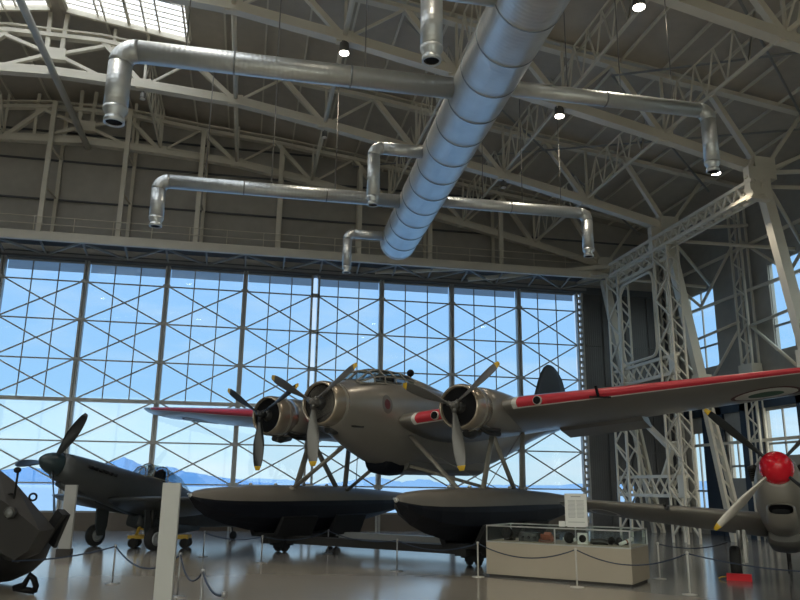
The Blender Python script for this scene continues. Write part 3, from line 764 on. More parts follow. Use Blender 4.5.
def engine(x, yh, z, phase, kind):
    """cowling, radial engine and propeller; hub at (x, yh, z)"""
    T0 = Matrix.Translation((x, yh, z)) @ MX4((0,1,0))
    c = MB(); r = .56
    c.lathe([(.465,.36),(.468,.27),(.487,.22),(.51,.22),(.54,.265),(r,.36),(r*1.01,.55),(r*1.0,.80),(r*.97,1.02),(r*.93,1.03),(r*.9,.9),(r*.86,.5)], T0, 36)
    cw_ = c.build('cowling', M_COWL, Z5)
    c = MB(); c.lathe([(.463,.30),(.463,.40),(r*.86,.5),(r*.84,.56),(.001,.57)], T0, 36); c.build('cowl_liner', M_BLACK, cw_)
    c = MB(); c.lathe([(r*1.012,.62),(r*1.022,.64),(r*1.022,.70),(r*1.012,.72)], T0, 36); c.build('cowl_band', M_FRAME, cw_)
    e = MB(); e.lathe([(.001,.14),(.10,.16),(.14,.24),(.19,.34),(.2,.5),(.3,.52),(.3,.56),(.001,.56)], T0, 28)
    for k in range(9):
        a = 2*pi*k/9+.2; d = V((cos(a),0,sin(a)))
        p = V((x,yh+.43,z)); 
        for q in range(5): e.tube(p+d*(.2+.045*q), p+d*(.22+.045*q), .085, n=10)
        e.tube(p+d*.18, p+d*.42, .06, n=8)
    e.build('radial_engine', M_ENG, Z5)
    pr = MB(); pr.lathe([(.001,-.14),(.05,-.13),(.075,-.06),(.10,-.02),(.11,.06),(.10,.16),(.06,.2)], T0, 20)
    for k in range(3):
        a = phase+2*pi*k/3; d = V((cos(a),0,sin(a))); pr.tube(V((x,yh,z)), V((x,yh,z))+d*.17, .06, n=10)
    h = pr.build('propeller', M_PROP if kind else M_PROPB, Z5)
    for k in range(3):
        a = phase+2*pi*k/3
        b = blade_mb(1.52, .30, a, root=.13, T=lambda p: p+V((x,yh,z)))
        b.build('blade', [M_PROP if kind else M_PROPB, M_YEL], h)
    ex = MB(); ex.pipe(bend([(x+.25,yh+.9,z-.42),(x+.34,yh+1.1,z-.56),(x+.42,yh+1.6,z-.58)], .1), .07, 10); ex.pipe(bend([(x+.30,yh+.85,z-.40),(x+.42,yh+1.0,z-.50),(x+.55,yh+1.35,z-.50)], .1), .055, 10)
    ex.build('exhaust_pipe', M_ENG, Z5)
    ic = MB(); ic.loft([ring(yh+.62,.10,z-.70,z-.54,12,2),ring(yh+.9,.13,z-.74,z-.5,12,2),ring(yh+1.3,.10,z-.66,z-.45,12,2)], (True,True))
    for p in range(len(ic.v)): ic.v[p].x += x
    ic.build('oil_cooler', M_ENG, Z5)
engine(0, 0, 3.76, radians(273), 1)
engine(3.04, 1.5, 3.68, radians(278), 1)
engine(-3.04, 1.5, 3.70, radians(270), 0)
for sg in (1,-1):
    n_ = MB(); rr = []
    for y,w,a,b in ((2.4,.53,3.14,4.22),(2.9,.555,3.12,4.27),(3.6,.55,3.12,4.28),(4.4,.50,3.18,4.25),(5.2,.40,3.28,4.15),(6.0,.25,3.4,3.95),(6.7,.06,3.5,3.7)):
        rr.append([p+V((sg*3.04,0,0)) for p in ring(y,w,a,b,28,2.1)])
    n_.loft(rr); n_.build('nacelle', M_AIR, Z5)
# tail
def fin_mb(T):
    mb = MB(); rows = []
    for z, y0, y1, t in ((4.35,13.4,17.35,.20),(5.0,13.7,17.6,.20),(5.5,14.05,17.65,.17),(6.0,14.4,17.55,.14),(6.4,14.75,17.25,.11),(6.68,15.1,16.8,.08),(6.83,15.45,16.35,.05),(6.87,15.7,16.1,.02)):
        rows.append([T(t*cx_, y0+(y1-y0)*u, z) for u, cx_ in ((0,0),(.12,.6),(.4,1),(.75,.6),(1,.05),(.75,-.6),(.4,-1),(.12,-.6))])
    mb.loft(rows); return mb
fin_mb(lambda a,b,c: V((a*.5,b,c))).build('tail_fin', M_FIN, Z5)
for sg in (1,-1):
    mb = MB(); mb.loft([airfoil(sg*l, a, b, 4.42, 4.40, t) for l,a,b,t in ((.1,14.0,16.6,.22),(1.0,14.3,16.5,.18),(1.6,14.6,16.3,.12),(1.9,15.0,16.0,.06))]); mb.build('tailplane', M_FIN, Z5)
# struts
def strut(a, b, w=.20, t=.08, nm='float_strut', m_=None):
    a, b = V(a), V(b); d = (b-a).normalized(); f = V((0,1,0)); f = (f-d*f.dot(d)).normalized(); s_ = d.cross(f)
    mb = MB(); rg = [[p+f*(w/2*cos(2*pi*k/12))+s_*(t/2*sin(2*pi*k/12)) for k in range(12)] for p in (a, b)]
    mb.loft(rg); mb.lathe([(w*.62,-.03),(w*.66,0),(w*.5,.05),(.05,.09)], Matrix.Translation(b), 14); mb.build(nm, m_ or M_FRAME, Z5)
for sg in (1,-1):
    x = 2.99*sg
    strut((x,3.8,3.35),(x,3.10,1.70),.24); strut((x,5.7,3.35),(x,5.50,1.70),.24); strut((x,3.6,3.3),(x,5.1,1.70),.2)
    strut((.93*sg,3.04,3.10),(2.66*sg,2.55,1.70),.17,.10); strut((.55*sg,3.6,2.35),(2.66*sg,5.15,1.66),.15,.09)
    g = MB(); g.tube((x-.5*sg,5.4,1.7),(.9*sg,3.2,2.9),.012,n=5); g.tube((x,3.2,1.7),(x,5.6,3.3),.012,n=5); g.build('bracing_wire', M_CABLE, Z5)
# floats
def float_sec(y, w, zk, zc, zd):
    # keel, chine, gunwale, deck crown
    half = [(0,zk),(w*.55,zk+(zc-zk)*.55),(w*.96,zc),(w,zc+(zd-zc)*.7),(w*.93,zd-.0)]
    return half
FST = [(-.90,.05,1.44,1.49,1.52,1.57),(-.72,.17,1.24,1.38,1.48,1.65),(-.35,.30,1.02,1.22,1.43,1.71),(.3,.41,.82,1.07,1.40,1.75),(1.2,.49,.64,.97,1.385,1.775),(2.4,.54,.54,.90,1.38,1.785),(4.0,.55,.50,.88,1.38,1.785),(5.3,.55,.50,.88,1.38,1.775),(5.32,.55,.60,.92,1.38,1.775),(7.0,.50,.80,1.02,1.37,1.71),(8.6,.38,1.05,1.16,1.37,1.62),(10.0,.18,1.28,1.32,1.40,1.51),(10.4,.05,1.36,1.38,1.41,1.46)]
for sg in (1,-1):
    x = 2.99*sg; hull = MB(); deck = MB(); rows = []; drows = []
    for y,w,zk,zc,zd,ztop in FST:
        h = float_sec(y,w,zk,zc,zd)
        rows.append([V((x-a,y,b)) for a,b in h[::-1]]+[V((x+a,y,b)) for a,b in h[1:]])
        g_ = h[-1]; crown = ztop-g_[1]
        drows.append([V((x+g_[0]*1.03*math.copysign(abs(cos(pi*k/10))**.8,cos(pi*k/10)), y, g_[1]-.006+crown*sin(pi*k/10)**.9 if 0<k<10 else g_[1]-.006)) for k in range(11)])
    hull.loft(rows, (True,True), smooth=False, closed=False)
    hb = hull.build('float_hull', M_HULL, Z5)
    deck.loft(drows, (True,True), closed=False); db = deck.build('float_deck', M_FLOATTOP, hb)
    g = MB(); g.sphere((x,-.89,1.53), .055, sc=(1,1,.9)); g.tube((x-.04,-.95,1.56),(x+.04,-.95,1.56), .02); g.build('bow_fender', M_ALU, hb)
    g = MB()
    for yy_ in (1.0,2.0,4.3): g.lathe([(.05,-.01),(.05,.03),(.02,.05)], Matrix.Translation((x+.2,yy_,1.80)), 12)
    g.build('deck_cleat', M_ALU, hb)
# the beaching trolley under the floats
TR = thing('beaching_trolley', 'dark wheeled trolley with long cross beams carrying the two seaplane floats', 'trolley', (1.53,18.35,0), -PSI)
for y in (2.6, 5.0):
    g = MB(); g.beam((-3.6,y,.34),(3.6,y,.34),.18,.20); g.beam((-3.6,y+.22,.40),(3.6,y+.22,.40),.06,.08); g.build('cross_beam', M_STEELG if y > 3 else M_OLIVE, TR)
for sg in (1,-1):
    x = 2.99*sg
    g = MB(); g.beam((x,1.9,.34),(x,5.6,.34),.3,.16); g.build('side_beam', M_OLIVE, TR)
    for y in (2.6,5.0):
        zk = .545 if y < 3 else .5
        g = MB()
        g.box((x,y,zk-.06),(.9,1.5,.1))
        for q in (-1,1): g.add([(x+q*.45,y-.75,zk-.1),(x+q*.45,y+.75,zk-.1),(x+q*.68,y+.75,.95),(x+q*.68,y-.75,.95),(x+q*.61,y-.75,.98),(x+q*.61,y+.75,.98),(x+q*.30,y+.75,zk-.1),(x+q*.30,y-.75,zk-.1)], [(0,1,2,3),(3,2,5,4),(4,5,6,7),(7,6,1,0),(0,3,4,7),(1,6,5,2)])
        g.build('cradle', M_OLIVED, TR)
        g = MB(); g.box((x,y,.25),(.5,.42,.14)); g.box((x,y,.16),(.36,.3,.12)); bo = g.build('bogie', M_OLIVED, TR)
        for q in (-.12,.12):
            g = MB(); g.lathe([(.06,-.05),(.13,-.05),(.14,-.03),(.14,.03),(.13,.05),(.06,.05)], Matrix.Translation((x+q,y,.14)) @ MX4((1,0,0)), 20); g.build('wheel', M_RUBBER, bo)

# ------------------------------------------------------------------ single-engined fighters
def fighter(name, label, loc, psi, hz, pitch, st, halfspan, mats, spin, blades, phase, R, opt):
    paint, spinm, bladem = mats
    root = thing(name, label, 'fighter plane', loc, -psi)
    c_, s_ = cos(pitch), sin(pitch)
    def T(p): p = V(p); return V((p.x, p.y*c_+p.z*s_, hz+p.z*c_-p.y*s_))
    f = MB(); f.loft([[T(p) for p in ring(y,w,a,b,26,e)] for y,w,a,b,e in st]); F = f.build('fuselage', paint, root)
    w_ = opt['wing']
    for sg in (1,-1):
        mb = MB(); mb.loft([airfoil(sg*l, a, b, z, z-.03, t, T) for l,a,b,z,t in w_]); W = mb.build('wing', paint, root)
        if opt.get('roundel'):
            l, y = opt['roundel']; zz = -.4
            decal('roundel', W, T((sg*l,y,zz-.2)), V((.36,0,0)), V((0,.36*c_,-.36*s_)), (0,0,1), [.78,1.0], [paint, M_WHITE], root, off=.006)
        mb = MB(); mb.loft([airfoil(sg*l, a, b, .26, .25, t, T) for l,a,b,t in ((.05,7.0,8.1,.14),(.9,7.2,8.05,.10),(1.6,7.45,7.95,.05))]); mb.build('tailplane', paint, root)
    mb = MB(); rows = []
    fs_ = opt.get('fin',1)
    for z,y0,y1,t in ((.2,6.9,8.45,.08),(.7*fs_,7.3,8.5,.07),(1.15*fs_,7.65,8.45,.05),(1.4*fs_,7.9,8.3,.02)):
        rows.append([T((t*k, y0+(y1-y0)*u, z)) for u,k in ((0,0),(.2,.8),(.5,1),(1,.1),(.5,-1),(.2,-.8))])
    mb.loft(rows); mb.build('tail_fin', paint, root)
    # canopy
    cr = [[T(V((a*w, y, z0+(z1-z0)*b))) for a,b in ((-1,0),(-.95,.5),(-.6,.9),(0,1),(.6,.9),(.95,.5),(1,0))] for y,w,z0,z1 in opt['canopy']]
    mb = MB(); mb.loft(cr, (False,False), closed=False); C_ = mb.build('canopy', M_CANOPY, root)
    mb = MB()
    for r_ in cr[1:4] if len(cr) > 4 else cr:
        for a, b in zip(r_[:-1], r_[1:]): mb.tube(a, b, .018, n=6)
    for k in (0,6):
        for a, b in zip(cr[:-1], cr[1:]): mb.tube(a[k], b[k], .018, n=6)
    mb.build('canopy_frame', opt.get('frame', M_FRAME), C_)
    mb = MB(); y = opt['canopy'][1][0]+.8; mb.box(T((0,y,.5)), (.4,.12,.5)); mb.sphere(T((0,y,.72)), .11); mb.build('cockpit_seat', M_BLACK, C_)
    # spinner and propeller
    TM = Matrix.Translation(T((0,0,0))) @ Matrix.Rotation(-pitch, 4, 'X') @ MX4((0,-1,0))
    mb = MB(); mb.lathe([(r,z) for r,z in spin], TM, 32); P = mb.build('spinner', spinm, root)
    for k in range(blades):
        a = phase+2*pi*k/blades
        blade_mb(R, opt.get('chord',.3), a, root=.2, twist0=opt.get('tw',58), twist1=opt.get('tw',58)*.35, T=lambda p: T(p-V((0,.12,0)))).build('blade', [bladem if not (opt.get('bright') == k) else M_PROPN, M_YEL if opt.get('tips') else bladem], P)
    # undercarriage
    for sg in (1,-1):
        gx = sg*opt['track']; gy = opt['gy']; rw = opt['rw']
        top = T((gx, gy, -.45)); axl = V((gx, gy*c_-.05, rw))
        mb = MB(); mb.tube(top, V((gx,axl.y,rw+.28)), .055); mb.tube(V((gx,axl.y,rw+.3)), axl, .038); mb.beam(top+V((0,.25,0)), V((gx,axl.y,rw+.3)), .03, .03); L = mb.build('gear_leg', M_ALU if opt.get('pale') else M_OLIVE, root)
        mb = MB(); wx = .11*sg*opt.get('wside',1)
        mb.lathe([(.05,-.09),(rw*.62,-.11),(rw*.9,-.10),(rw,-.05),(rw,.05),(rw*.9,.10),(rw*.62,.11),(.05,.11)], Matrix.Translation(axl+V((wx,0,0))) @ MX4((1,0,0)), 28); W_ = mb.build('wheel', M_RUBBER, L)
        mb = MB(); mb.lathe([(rw*.6,-.115),(.08,-.12),(.08,.12),(rw*.6,.115)], Matrix.Translation(axl+V((wx,0,0))) @ MX4((1,0,0)), 20); mb.build('wheel_hub', M_STEELG, L)
        mb = MB(); dx = -.10*sg*opt.get('wside',1); mb.loft([[V((gx+dx+q, axl.y+a, z)) for q,a in ((-.03,-w2),(.03,-w2),(.03,w2),(-.03,w2))] for z,w2 in ((rw+.0,.10),(rw+.25,.19),(top.z-.05,.22))], smooth=False); mb.build('gear_door', M_WHITE if opt.get('pale') else paint, L)
    tw = T((0,7.2,-.12)); mb = MB(); rt_ = .14; mb.tube(tw, V((0,tw.y+.1,rt_)), .03); TL = mb.build('tail_gear', M_OLIVE, root)
    mb = MB(); mb.lathe([(.03,-.045),(rt_*.9,-.045),(rt_,-.02),(rt_,.02),(rt_*.9,.045),(.03,.045)], Matrix.Translation((0,tw.y+.1,rt_)) @ MX4((1,0,0)), 20); mb.build('tail_wheel', M_RUBBER, TL)
    return root, T

ST_M = [(.05,.32,-.36,.33,2),(.4,.37,-.46,.37,2.1),(1.2,.42,-.56,.42,2.2),(2.3,.45,-.66,.46,2.3),(3.2,.46,-.72,.48,2.3),(4.4,.44,-.74,.50,2.2),(5.6,.34,-.50,.44,2.1),(7.0,.21,-.20,.36,2),(8.3,.06,.0,.30,2)]
WG_M = [(.3,1.7,4.0,-.52,.34),(1.6,1.9,3.85,-.42,.28),(2.5,2.1,3.65,-.35,.22),(2.95,2.3,3.4,-.31,.14),(3.12,2.6,3.1,-.30,.05)]
d20 = None
must, TM_ = fighter('fighter_plane', 'dark grey fighter plane with a black spinner and dark three-bladed propeller, beside the yellow dolly', (-4.87,21.75,0), radians(41), 2.26, radians(13.5), ST_M, 3.1, (M_MUST, M_MUSTD, M_PROPB), [(.30,-.10),(.305,.0),(.27,.18),(.19,.36),(.09,.47),(.001,.52)], 3, radians(60), 1.52,
    dict(wing=WG_M, canopy=[(2.55,.05,.42,.46),(2.8,.26,.42,.70),(3.05,.32,.44,.86),(3.6,.34,.46,.90),(4.3,.28,.46,.76),(4.9,.05,.44,.5)], track=1.1, gy=2.6, rw=.31, tw=-58, fin=.7))
# exhaust stacks and belly scoop of the dark fighter
for sg in (1,-1):
    for k in range(6): g = MB(); g.tube(TM_((sg*.36,.75+.17*k,.14)), TM_((sg*.46,.82+.17*k,.12)), .045, n=8); g.build('exhaust_stack', M_BLACK, must)
g = MB(); g.loft([[TM_(p) for p in ring(y,w,a,b,16,3)] for y,w,a,b in ((3.0,.24,-1.0,-.62),(3.5,.27,-1.02,-.5),(4.6,.26,-.95,-.5),(5.6,.15,-.6,-.4))]); g.build('belly_scoop', M_MUST, must)
g = MB(); g.loft([[TM_(p) for p in ring(y,w,a,b,14,2.4)] for y,w,a,b in ((.25,.12,-.52,-.36),(.6,.16,-.60,-.36),(1.3,.12,-.58,-.4))]); g.build('chin_intake', M_MUST, must)

ST_G = [(.05,.30,-.34,.30,2),(.35,.38,-.60,.37,2.2),(.9,.44,-.86,.45,2.3),(1.7,.47,-.92,.48,2.4),(2.6,.48,-.86,.50,2.4),(3.6,.47,-.82,.52,2.3),(4.8,.40,-.66,.50,2.1),(6.2,.27,-.34,.42,2),(7.2,.16,-.12,.36,2),(8.3,.05,.02,.30,2)]
WG_G = [(.35,1.55,3.95,-.62,.36),(1.5,1.65,3.85,-.52,.32),(3.0,1.8,3.6,-.40,.26),(4.0,1.95,3.35,-.31,.20),(4.5,2.15,3.1,-.27,.12),(4.72,2.45,2.85,-.25,.04)]
g59, TG = fighter('fighter_plane', 'warm grey fighter plane with a glossy red spinner and yellow-tipped propeller', (9.66,12.66,0), radians(38), 2.22, radians(11.5), ST_G, 4.7, (M_G59, M_SPIN, M_PROPB), [(.29,-.12),(.30,-.02),(.29,.10),(.25,.24),(.17,.34),(.08,.39),(.001,.405)], 4, radians(46), 1.62,
    dict(wing=WG_G, canopy=[(2.6,.05,.45,.5),(2.9,.27,.45,.78),(3.3,.33,.47,.98),(3.9,.35,.48,1.02),(4.6,.28,.48,.85),(5.3,.05,.46,.52)], track=.88, gy=2.55, rw=.33, tw_=.12, tips=True, bright=2, chord=.175, pale=True, roundel=(3.7,2.6)))
g = MB(); sc_ = [[TG(p) for p in ring(y,w,a,b,18,3.2)] for y,w,a,b in ((.22,.21,-.80,-.62),(.30,.25,-.86,-.58),(.7,.27,-.98,-.6),(1.4,.2,-.98,-.7))]
g.loft(sc_, (False,True)); it = g.build('chin_intake', M_G59, g59)
g = MB(); g.loft([[TG(p) for p in ring(y,w,a,b,18,3.2)] for y,w,a,b in ((.225,.20,-.79,-.63),(.45,.15,-.76,-.66))], (False,True)); g.build('intake_mouth', M_BLACK, it)
g = MB(); g.loft([[TG(p) for p in ring(y,w,a,b,16,3)] for y,w,a,b in ((2.3,.30,-.98,-.7),(2.8,.36,-1.04,-.6),(3.8,.32,-1.0,-.6),(4.8,.2,-.75,-.5))]); g.build('belly_radiator', M_AIRD, g59)
for sg in (1,-1):
    for k in range(6): g = MB(); g.tube(TG((sg*.38,.6+.19*k,.16)), TG((sg*.50,.7+.19*k,.15)), .05, n=8); g.build('exhaust_stack', M_ENG, g59)
for sg in (1,-1): g = MB(); g.tube(TG((sg*2.2,1.76,-.46)), TG((sg*2.2,1.25,-.46)), .03, n=8); g.lathe([(.06,-.05),(.05,.1),(.03,.14)], Matrix.Translation(TG((sg*2.2,1.72,-.46))) @ MX4((0,-1,.1)), 12); g.build('wing_gun', M_ENG, g59)
g = MB(); g.tube(TG((0,3.0,-1.1)), TG((0,3.15,-1.5)), .015, n=6); g.build('aerial_mast', M_BLACK, g59)

def to_world(psi, loc, p): return Matrix.Translation(loc) @ Matrix.Rotation(-psi,4,'Z') @ V(p)
# red wheel chock
ck = to_world(radians(38), (9.66,12.66,0), (-.93,2.06,0))
o = thing('wheel_chock', 'red painted chock in front of the fighter wheel', 'chock', ck, -radians(38))
g = MB(); g.add([(-.24,-.12,0),(.24,-.12,0),(.24,.10,0),(-.24,.10,0),(-.24,-.04,.13),(.24,-.04,.13),(.24,.08,.13),(-.24,.08,.13)], [(3,2,1,0),(4,5,6,7),(0,1,5,4),(1,2,6,5),(2,3,7,6),(3,0,4,7)]); g.build('block', M_CHOCK, o)
g = MB(); g.pipe(bend([(-.24,0,.06),(-.34,.02,.05),(-.40,.0,.02)],.03), .012, 6); g.build('pull_cord', M_YELLOW, o)

# yellow aircraft dolly under the dark fighter
dl = thing('aircraft_dolly', 'yellow wheeled dolly under the wing of the dark fighter', 'dolly', (-2.28,23.9,0), radians(-6))
g = MB()
for y in (-.25,.25): g.beam((-.85,y,.30),(  .85,y,.30),.07,.09)
for x in (-.8,-.3,.3,.8): g.beam((x,-.25,.30),(x,.25,.30),.07,.07)
g.build('chassis', M_YELLOW, dl)
g = MB(); g.beam((-.62,-.25,.33),(-.50,-.02,.95),.06,.06); g.beam((-.25,-.25,.33),(-.45,-.02,.95),.06,.06); g.beam((-.62,-.1,.55),(-.3,-.1,.45),.05,.05); g.box((-.47,0,.97),(.16,.12,.05)); g.build('support_frame', M_YELLOW, dl)
for x in (-.7,-.05,.75):
    for y in (-.25,.25):
        g = MB(); g.lathe([(.03,-.05),(.12,-.05),(.14,-.03),(.14,.03),(.12,.05),(.03,.05)], Matrix.Translation((x,y,.14)) @ MX4((0,1,0)), 18); g.tube((x,y,.14),(x,y,.3),.025); g.build('caster', M_RUBBER, dl)

# ------------------------------------------------------------------ dark exhibit at the left edge
dv = thing('exhibit_vehicle', 'dark angular hulled exhibit cut off by the left edge of the view', 'vehicle', (-4.6,13.6,0), radians(4))
def up3(px, py, dist):
    return (Matrix.Rotation(-radians(4),4,'Z') @ (V((0,0,CH))+updir(px,py)*dist - V((-4.6,13.6,0))))
front = [(-60,440),(0,470),(14,481),(55,529),(40,553),(18,563),(-60,500)]
h = MB()
A = [up3(x,y,12.6) for x,y in front]
hull_pts = {}
# nose seen from the camera: sloping glacis, side facet and tucked chin, carried back 2.6 m
a0,a1,a2,a3,a4,a5,a6 = A
bk = V((-1.2,2.3,0))
nose = [a0,a1,a2,a3,a4,a5,a6]; inner = [up3(x,y,12.2) for x,y in ((-60,470),(-4,497),(6,503),(40,531),(28,551),(14,560),(-60,520))]
back = [p+bk for p in nose]
for k in range(6):
    h.add([nose[k],nose[k+1],inner[k+1],inner[k]], [(0,1,2,3)]); h.add([nose[k],back[k],back[k+1],nose[k+1]], [(0,1,2,3)])
h.add(inner, [tuple(range(7))]); h.add(back, [tuple(range(7))[::-1]]); h.add([nose[0],inner[0],inner[6],nose[6],back[6],back[0]], [(0,1,2,3,4,5)])
h.build('hull', M_OLIVE, dv)
u = MB(); cu = up3(-12,556,13.3); u.sphere((cu.x,cu.y+.55,.66), .655, 22, (1.42,1.5,1.0))
u.build('underbody', M_OLIVED, dv)
g = MB(); g.tube(up3(13,506,12.4), up3(18,472,12.4), .018); g.sphere(up3(17.5,470,12.4), .05, sc=(1.2,.8,1)); g.build('mirror_arm', M_BLACK, dv)
for px, py in ((10.5,497),(33,497)):
    g = MB(); c = up3(px,py,12.35); pts = [c+V((.055*cos(2*pi*k/16),0,.055*sin(2*pi*k/16))) for k in range(17)]; g.pipe(pts, .017, 8); g.build('lifting_ring', M_BLACK, dv)
g = MB(); g.lathe([(.09,.08),(.10,0),(.085,-.02)], Matrix.Translation(up3(9.5,513,12.1)) @ MX4((.2,1,0)), 18); hl = g.build('headlamp', M_OLIVE, dv)
g = MB(); g.lathe([(.085,-.02),(.06,-.05),(.001,-.06)], Matrix.Translation(up3(9.5,513,12.1)) @ MX4((.2,1,0)), 18); g.build('headlamp_lens', M_LIME, hl)
g = MB(); c = [up3(x,y,12.45) for x,y in ((14,588),(24,585),(30,575),(34,579),(36,586),(34,593))]
for p in c: p.z = max(p.z,.05)
g.pipe(c, .05, 10); g.pipe([c[0], c[-1]], .05, 10); g.build('tow_shackle', M_BLACK, dv)
g = MB(); g.beam(up3(40,545,12.8), up3(62,512,12.8), .10, .16); g.beam(up3(52,545,12.9), up3(66,512,12.9), .06, .2); g.build('side_fender', M_OLIVED, dv)

# ------------------------------------------------------------------ pillar signs
def pillar(loc, rz, label, h_, w, base):
    t = thing('information_pillar', label, 'sign', loc, rz, 'tall blank information pillars')
    g = MB(); g.box((0,0,(h_+base)/2),(w,.10,h_-base)); g.build('panel', M_POST, t)
    g = MB(); g.box((0,0,base/2),(w+.06 if base > .1 else w,.20,base)); g.build('base', M_CASED if base > .1 else M_POST, t)
    return t
pillar((-.80,9.3,0), radians(-4), 'tall off-white pillar panel nearest the camera', 1.81, .195, .04)
pillar((-4.83,24.2,0)[:2]+(0,), radians(-10), 'distant off-white pillar panel with a dark base, in front of the dark fighter nose', 1.76, .34, .22) if False else pillar((-4.25,20.95,0), radians(-10), 'distant off-white pillar panel with a dark base, below the dark fighter nose', 1.74, .29, .20)

# ------------------------------------------------------------------ rope barriers
def stanchion(x, y, h_, label, pale=False):
    t = thing('barrier_post', label, 'barrier post', (x,y,0), 0, 'slim rope barrier posts')
    m_ = M_STANW if pale else M_STAN
    g = MB(); g.tube((0,0,.015),(0,0,h_),.016,n=10); g.build('pole', m_, t)
    g = MB(); g.lathe([(.13,0),(.13,.012),(.03,.022),(.016,.03)], None, 24); g.build('base', m_, t)
    g = MB(); g.lathe([(.016,-.05),(.026,-.04),(.028,0),(.02,.012),(.001,.016)], Matrix.Translation((0,0,h_)), 14); g.build('cap', m_, t)
    return V((x,y,h_-.02))
sA = stanchion(-2.25,15.45,.68,'barrier post left of the near pillar panel, in front of the yellow dolly')
sB = stanchion(-.95,13.63,.68,'barrier post just right of the near pillar panel')
sC = stanchion(-.46,11.0,.68,'barrier post where the rope turns right of the near pillar panel')
sD = stanchion(-.13,8.75,.68,'barrier post nearest the camera, at the bottom edge of the view')
sE = stanchion(-.89,20.8,.62,'barrier post below the bow of the far float, near the small tail wheel')
sF = stanchion(.53,19.16,.62,'barrier post left of the far trolley wheels')
sG = stanchion(2.37,21.6,.62,'barrier post between the far trolley and the near float')
sH = stanchion(3.42,17.19,.66,'barrier post standing alone below the bow of the near float')
sI = stanchion(4.88,15.9,.69,'barrier post at the left corner of the display case',True)
sJ = stanchion(6.27,14.12+.0,.70,'pale barrier post in front of the middle of the display case',True)
sK = stanchion(7.87,12.93,.72,'barrier post between the display case and the red-nosed fighter',True)
sL = stanchion(8.62,15.25,.72,'barrier post behind the right end of the display case',True)
def rope(a, b, sag, label, r=.011, name='barrier_rope'):
    a, b = V(a), V(b); base = (a+b)/2; base.z = 0
    g = MB(); g.pipe([a+(b-a)*(k/14)-V((0,0,4*sag*(k/14)*(1-k/14))) for k in range(15)], r, 8)
    o = g.build(name, M_ROPE, None, off=base); o.location = base; tag(o, label, 'rope', 'sagging barrier ropes')
rope((-3.6,13.9,.55), sA, .06, 'rope from the dark exhibit at the left edge to its first barrier post', .013)
rope(sA, sB, .30, 'rope passing behind the near pillar panel', .014)
rope(sB, sC, .24, 'rope right of the near pillar panel, first loop', .014)
rope(sC, sD, .10, 'rope to the nearest barrier post', .014)
rope(sE, sF, .12, 'rope below the far float bow')
rope(sF, sG, .15, 'rope in front of the far trolley')
rope(sG, sH, .12, 'rope running from the far trolley towards the camera')
rope(sH, sI, .17, 'rope below the near float bow')
rope(sI, sJ, .22, 'rope across the left half of the display case')
rope(sJ, sK, .24, 'rope across the right half of the display case')
rope(sK, (12.0,11.6,.65), .24, 'rope in front of the red-nosed fighter')
rope(sL, (11.6,17.2,.6), .12, 'rope behind the display case')

# ------------------------------------------------------------------ display case
ex_ = V((2.24,-2.08,0)).normalized(); ang = math.atan2(ex_.y, ex_.x)
dc = thing('display_case', 'long beige display case with a low glass top', 'display case', (5.12,16.07,0), ang)
LW, DP, HC, HG = 3.04, 1.30, .70, 1.02
g = MB(); g.box((LW/2,DP/2,(HC+.05)/2),(LW,DP,HC-.05)); 
g.build('cabinet', M_CASE, dc)
g = MB(); g.box((LW/2,DP/2,.03),(LW-.08,DP-.08,.06)); g.build('plinth', M_CASED, dc)
g = MB(); g.box((LW/2,DP/2,HC+.006),(LW-.03,DP-.03,.01)); g.build('display_bed', M_CASE, dc)
fr = MB()
for x in (.012,LW*.5,LW-.012):
    for y in (.012,DP-.012): fr.beam((x,y,HC),(x,y,HG),.024,.024)
for z in (HC,HG):
    for y in (.012,DP-.012): fr.beam((0,y,z),(LW,y,z),.026,.026)
    for x in (.012,LW-.012): fr.beam((x,0,z),(x,DP,z),.026,.026)
fr.beam((LW*.66,.012,.05),(LW*.66,.012,.05+.001),.01,.01)
fr.build('glass_frame', M_ALU, dc)
gl = MB()
gl.box((LW/2,.010,(HC+HG)/2),(LW-.03,.006,HG-HC-.02)); gl.box((LW/2,DP-.010,(HC+HG)/2),(LW-.03,.006,HG-HC-.02))
gl.box((.010,DP/2,(HC+HG)/2),(.006,DP-.04,HG-HC-.02)); gl.box((LW-.010,DP/2,(HC+HG)/2),(.006,DP-.04,HG-HC-.02)); gl.box((LW/2,DP/2,HG+.004),(LW-.03,DP-.03,.006))
gl.build('glass_pane', M_CASEGL, dc)
def incase(x, y): return to_world(-ang, (5.12,16.07,0), (x,y,HC+.011))
def item(name, label, cat, x, y, rz=0): return thing(name, label, cat, incase(x,y), ang+rz, 'exhibits inside the display case')
t = item('flight_instrument','round black instrument at the left end of the display case','instrument',.32,.45); g = MB(); g.lathe([(.09,0),(.09,.10),(.12,.12),(.12,.15),(.10,.16)],Matrix.Translation((0,.05,.12)) @ MX4((0,-1,.3)),20); g.box((0,.06,.03),(.2,.16,.06)); g.build('body',M_BLACK,t); g = MB(); g.lathe([(.095,.155),(.001,.158)],Matrix.Translation((0,.05,.12)) @ MX4((0,-1,.3)),20); g.build('dial',M_LIME,t)
t = item('radio_set','dark box radio beside the round instrument in the display case','radio',.78,.5,.2); g = MB(); g.box((0,0,.09),(.42,.24,.18)); g.box((0,-.125,.09),(.36,.02,.14)); g.build('body',M_ENG,t)
for k in range(3):
    g = MB(); g.lathe([(.03,0),(.026,.03),(.001,.035)],Matrix.Translation((-.12+.12*k,-.135,.08)) @ MX4((0,-1,0)),14); g.build('knob',M_BLACK,t)
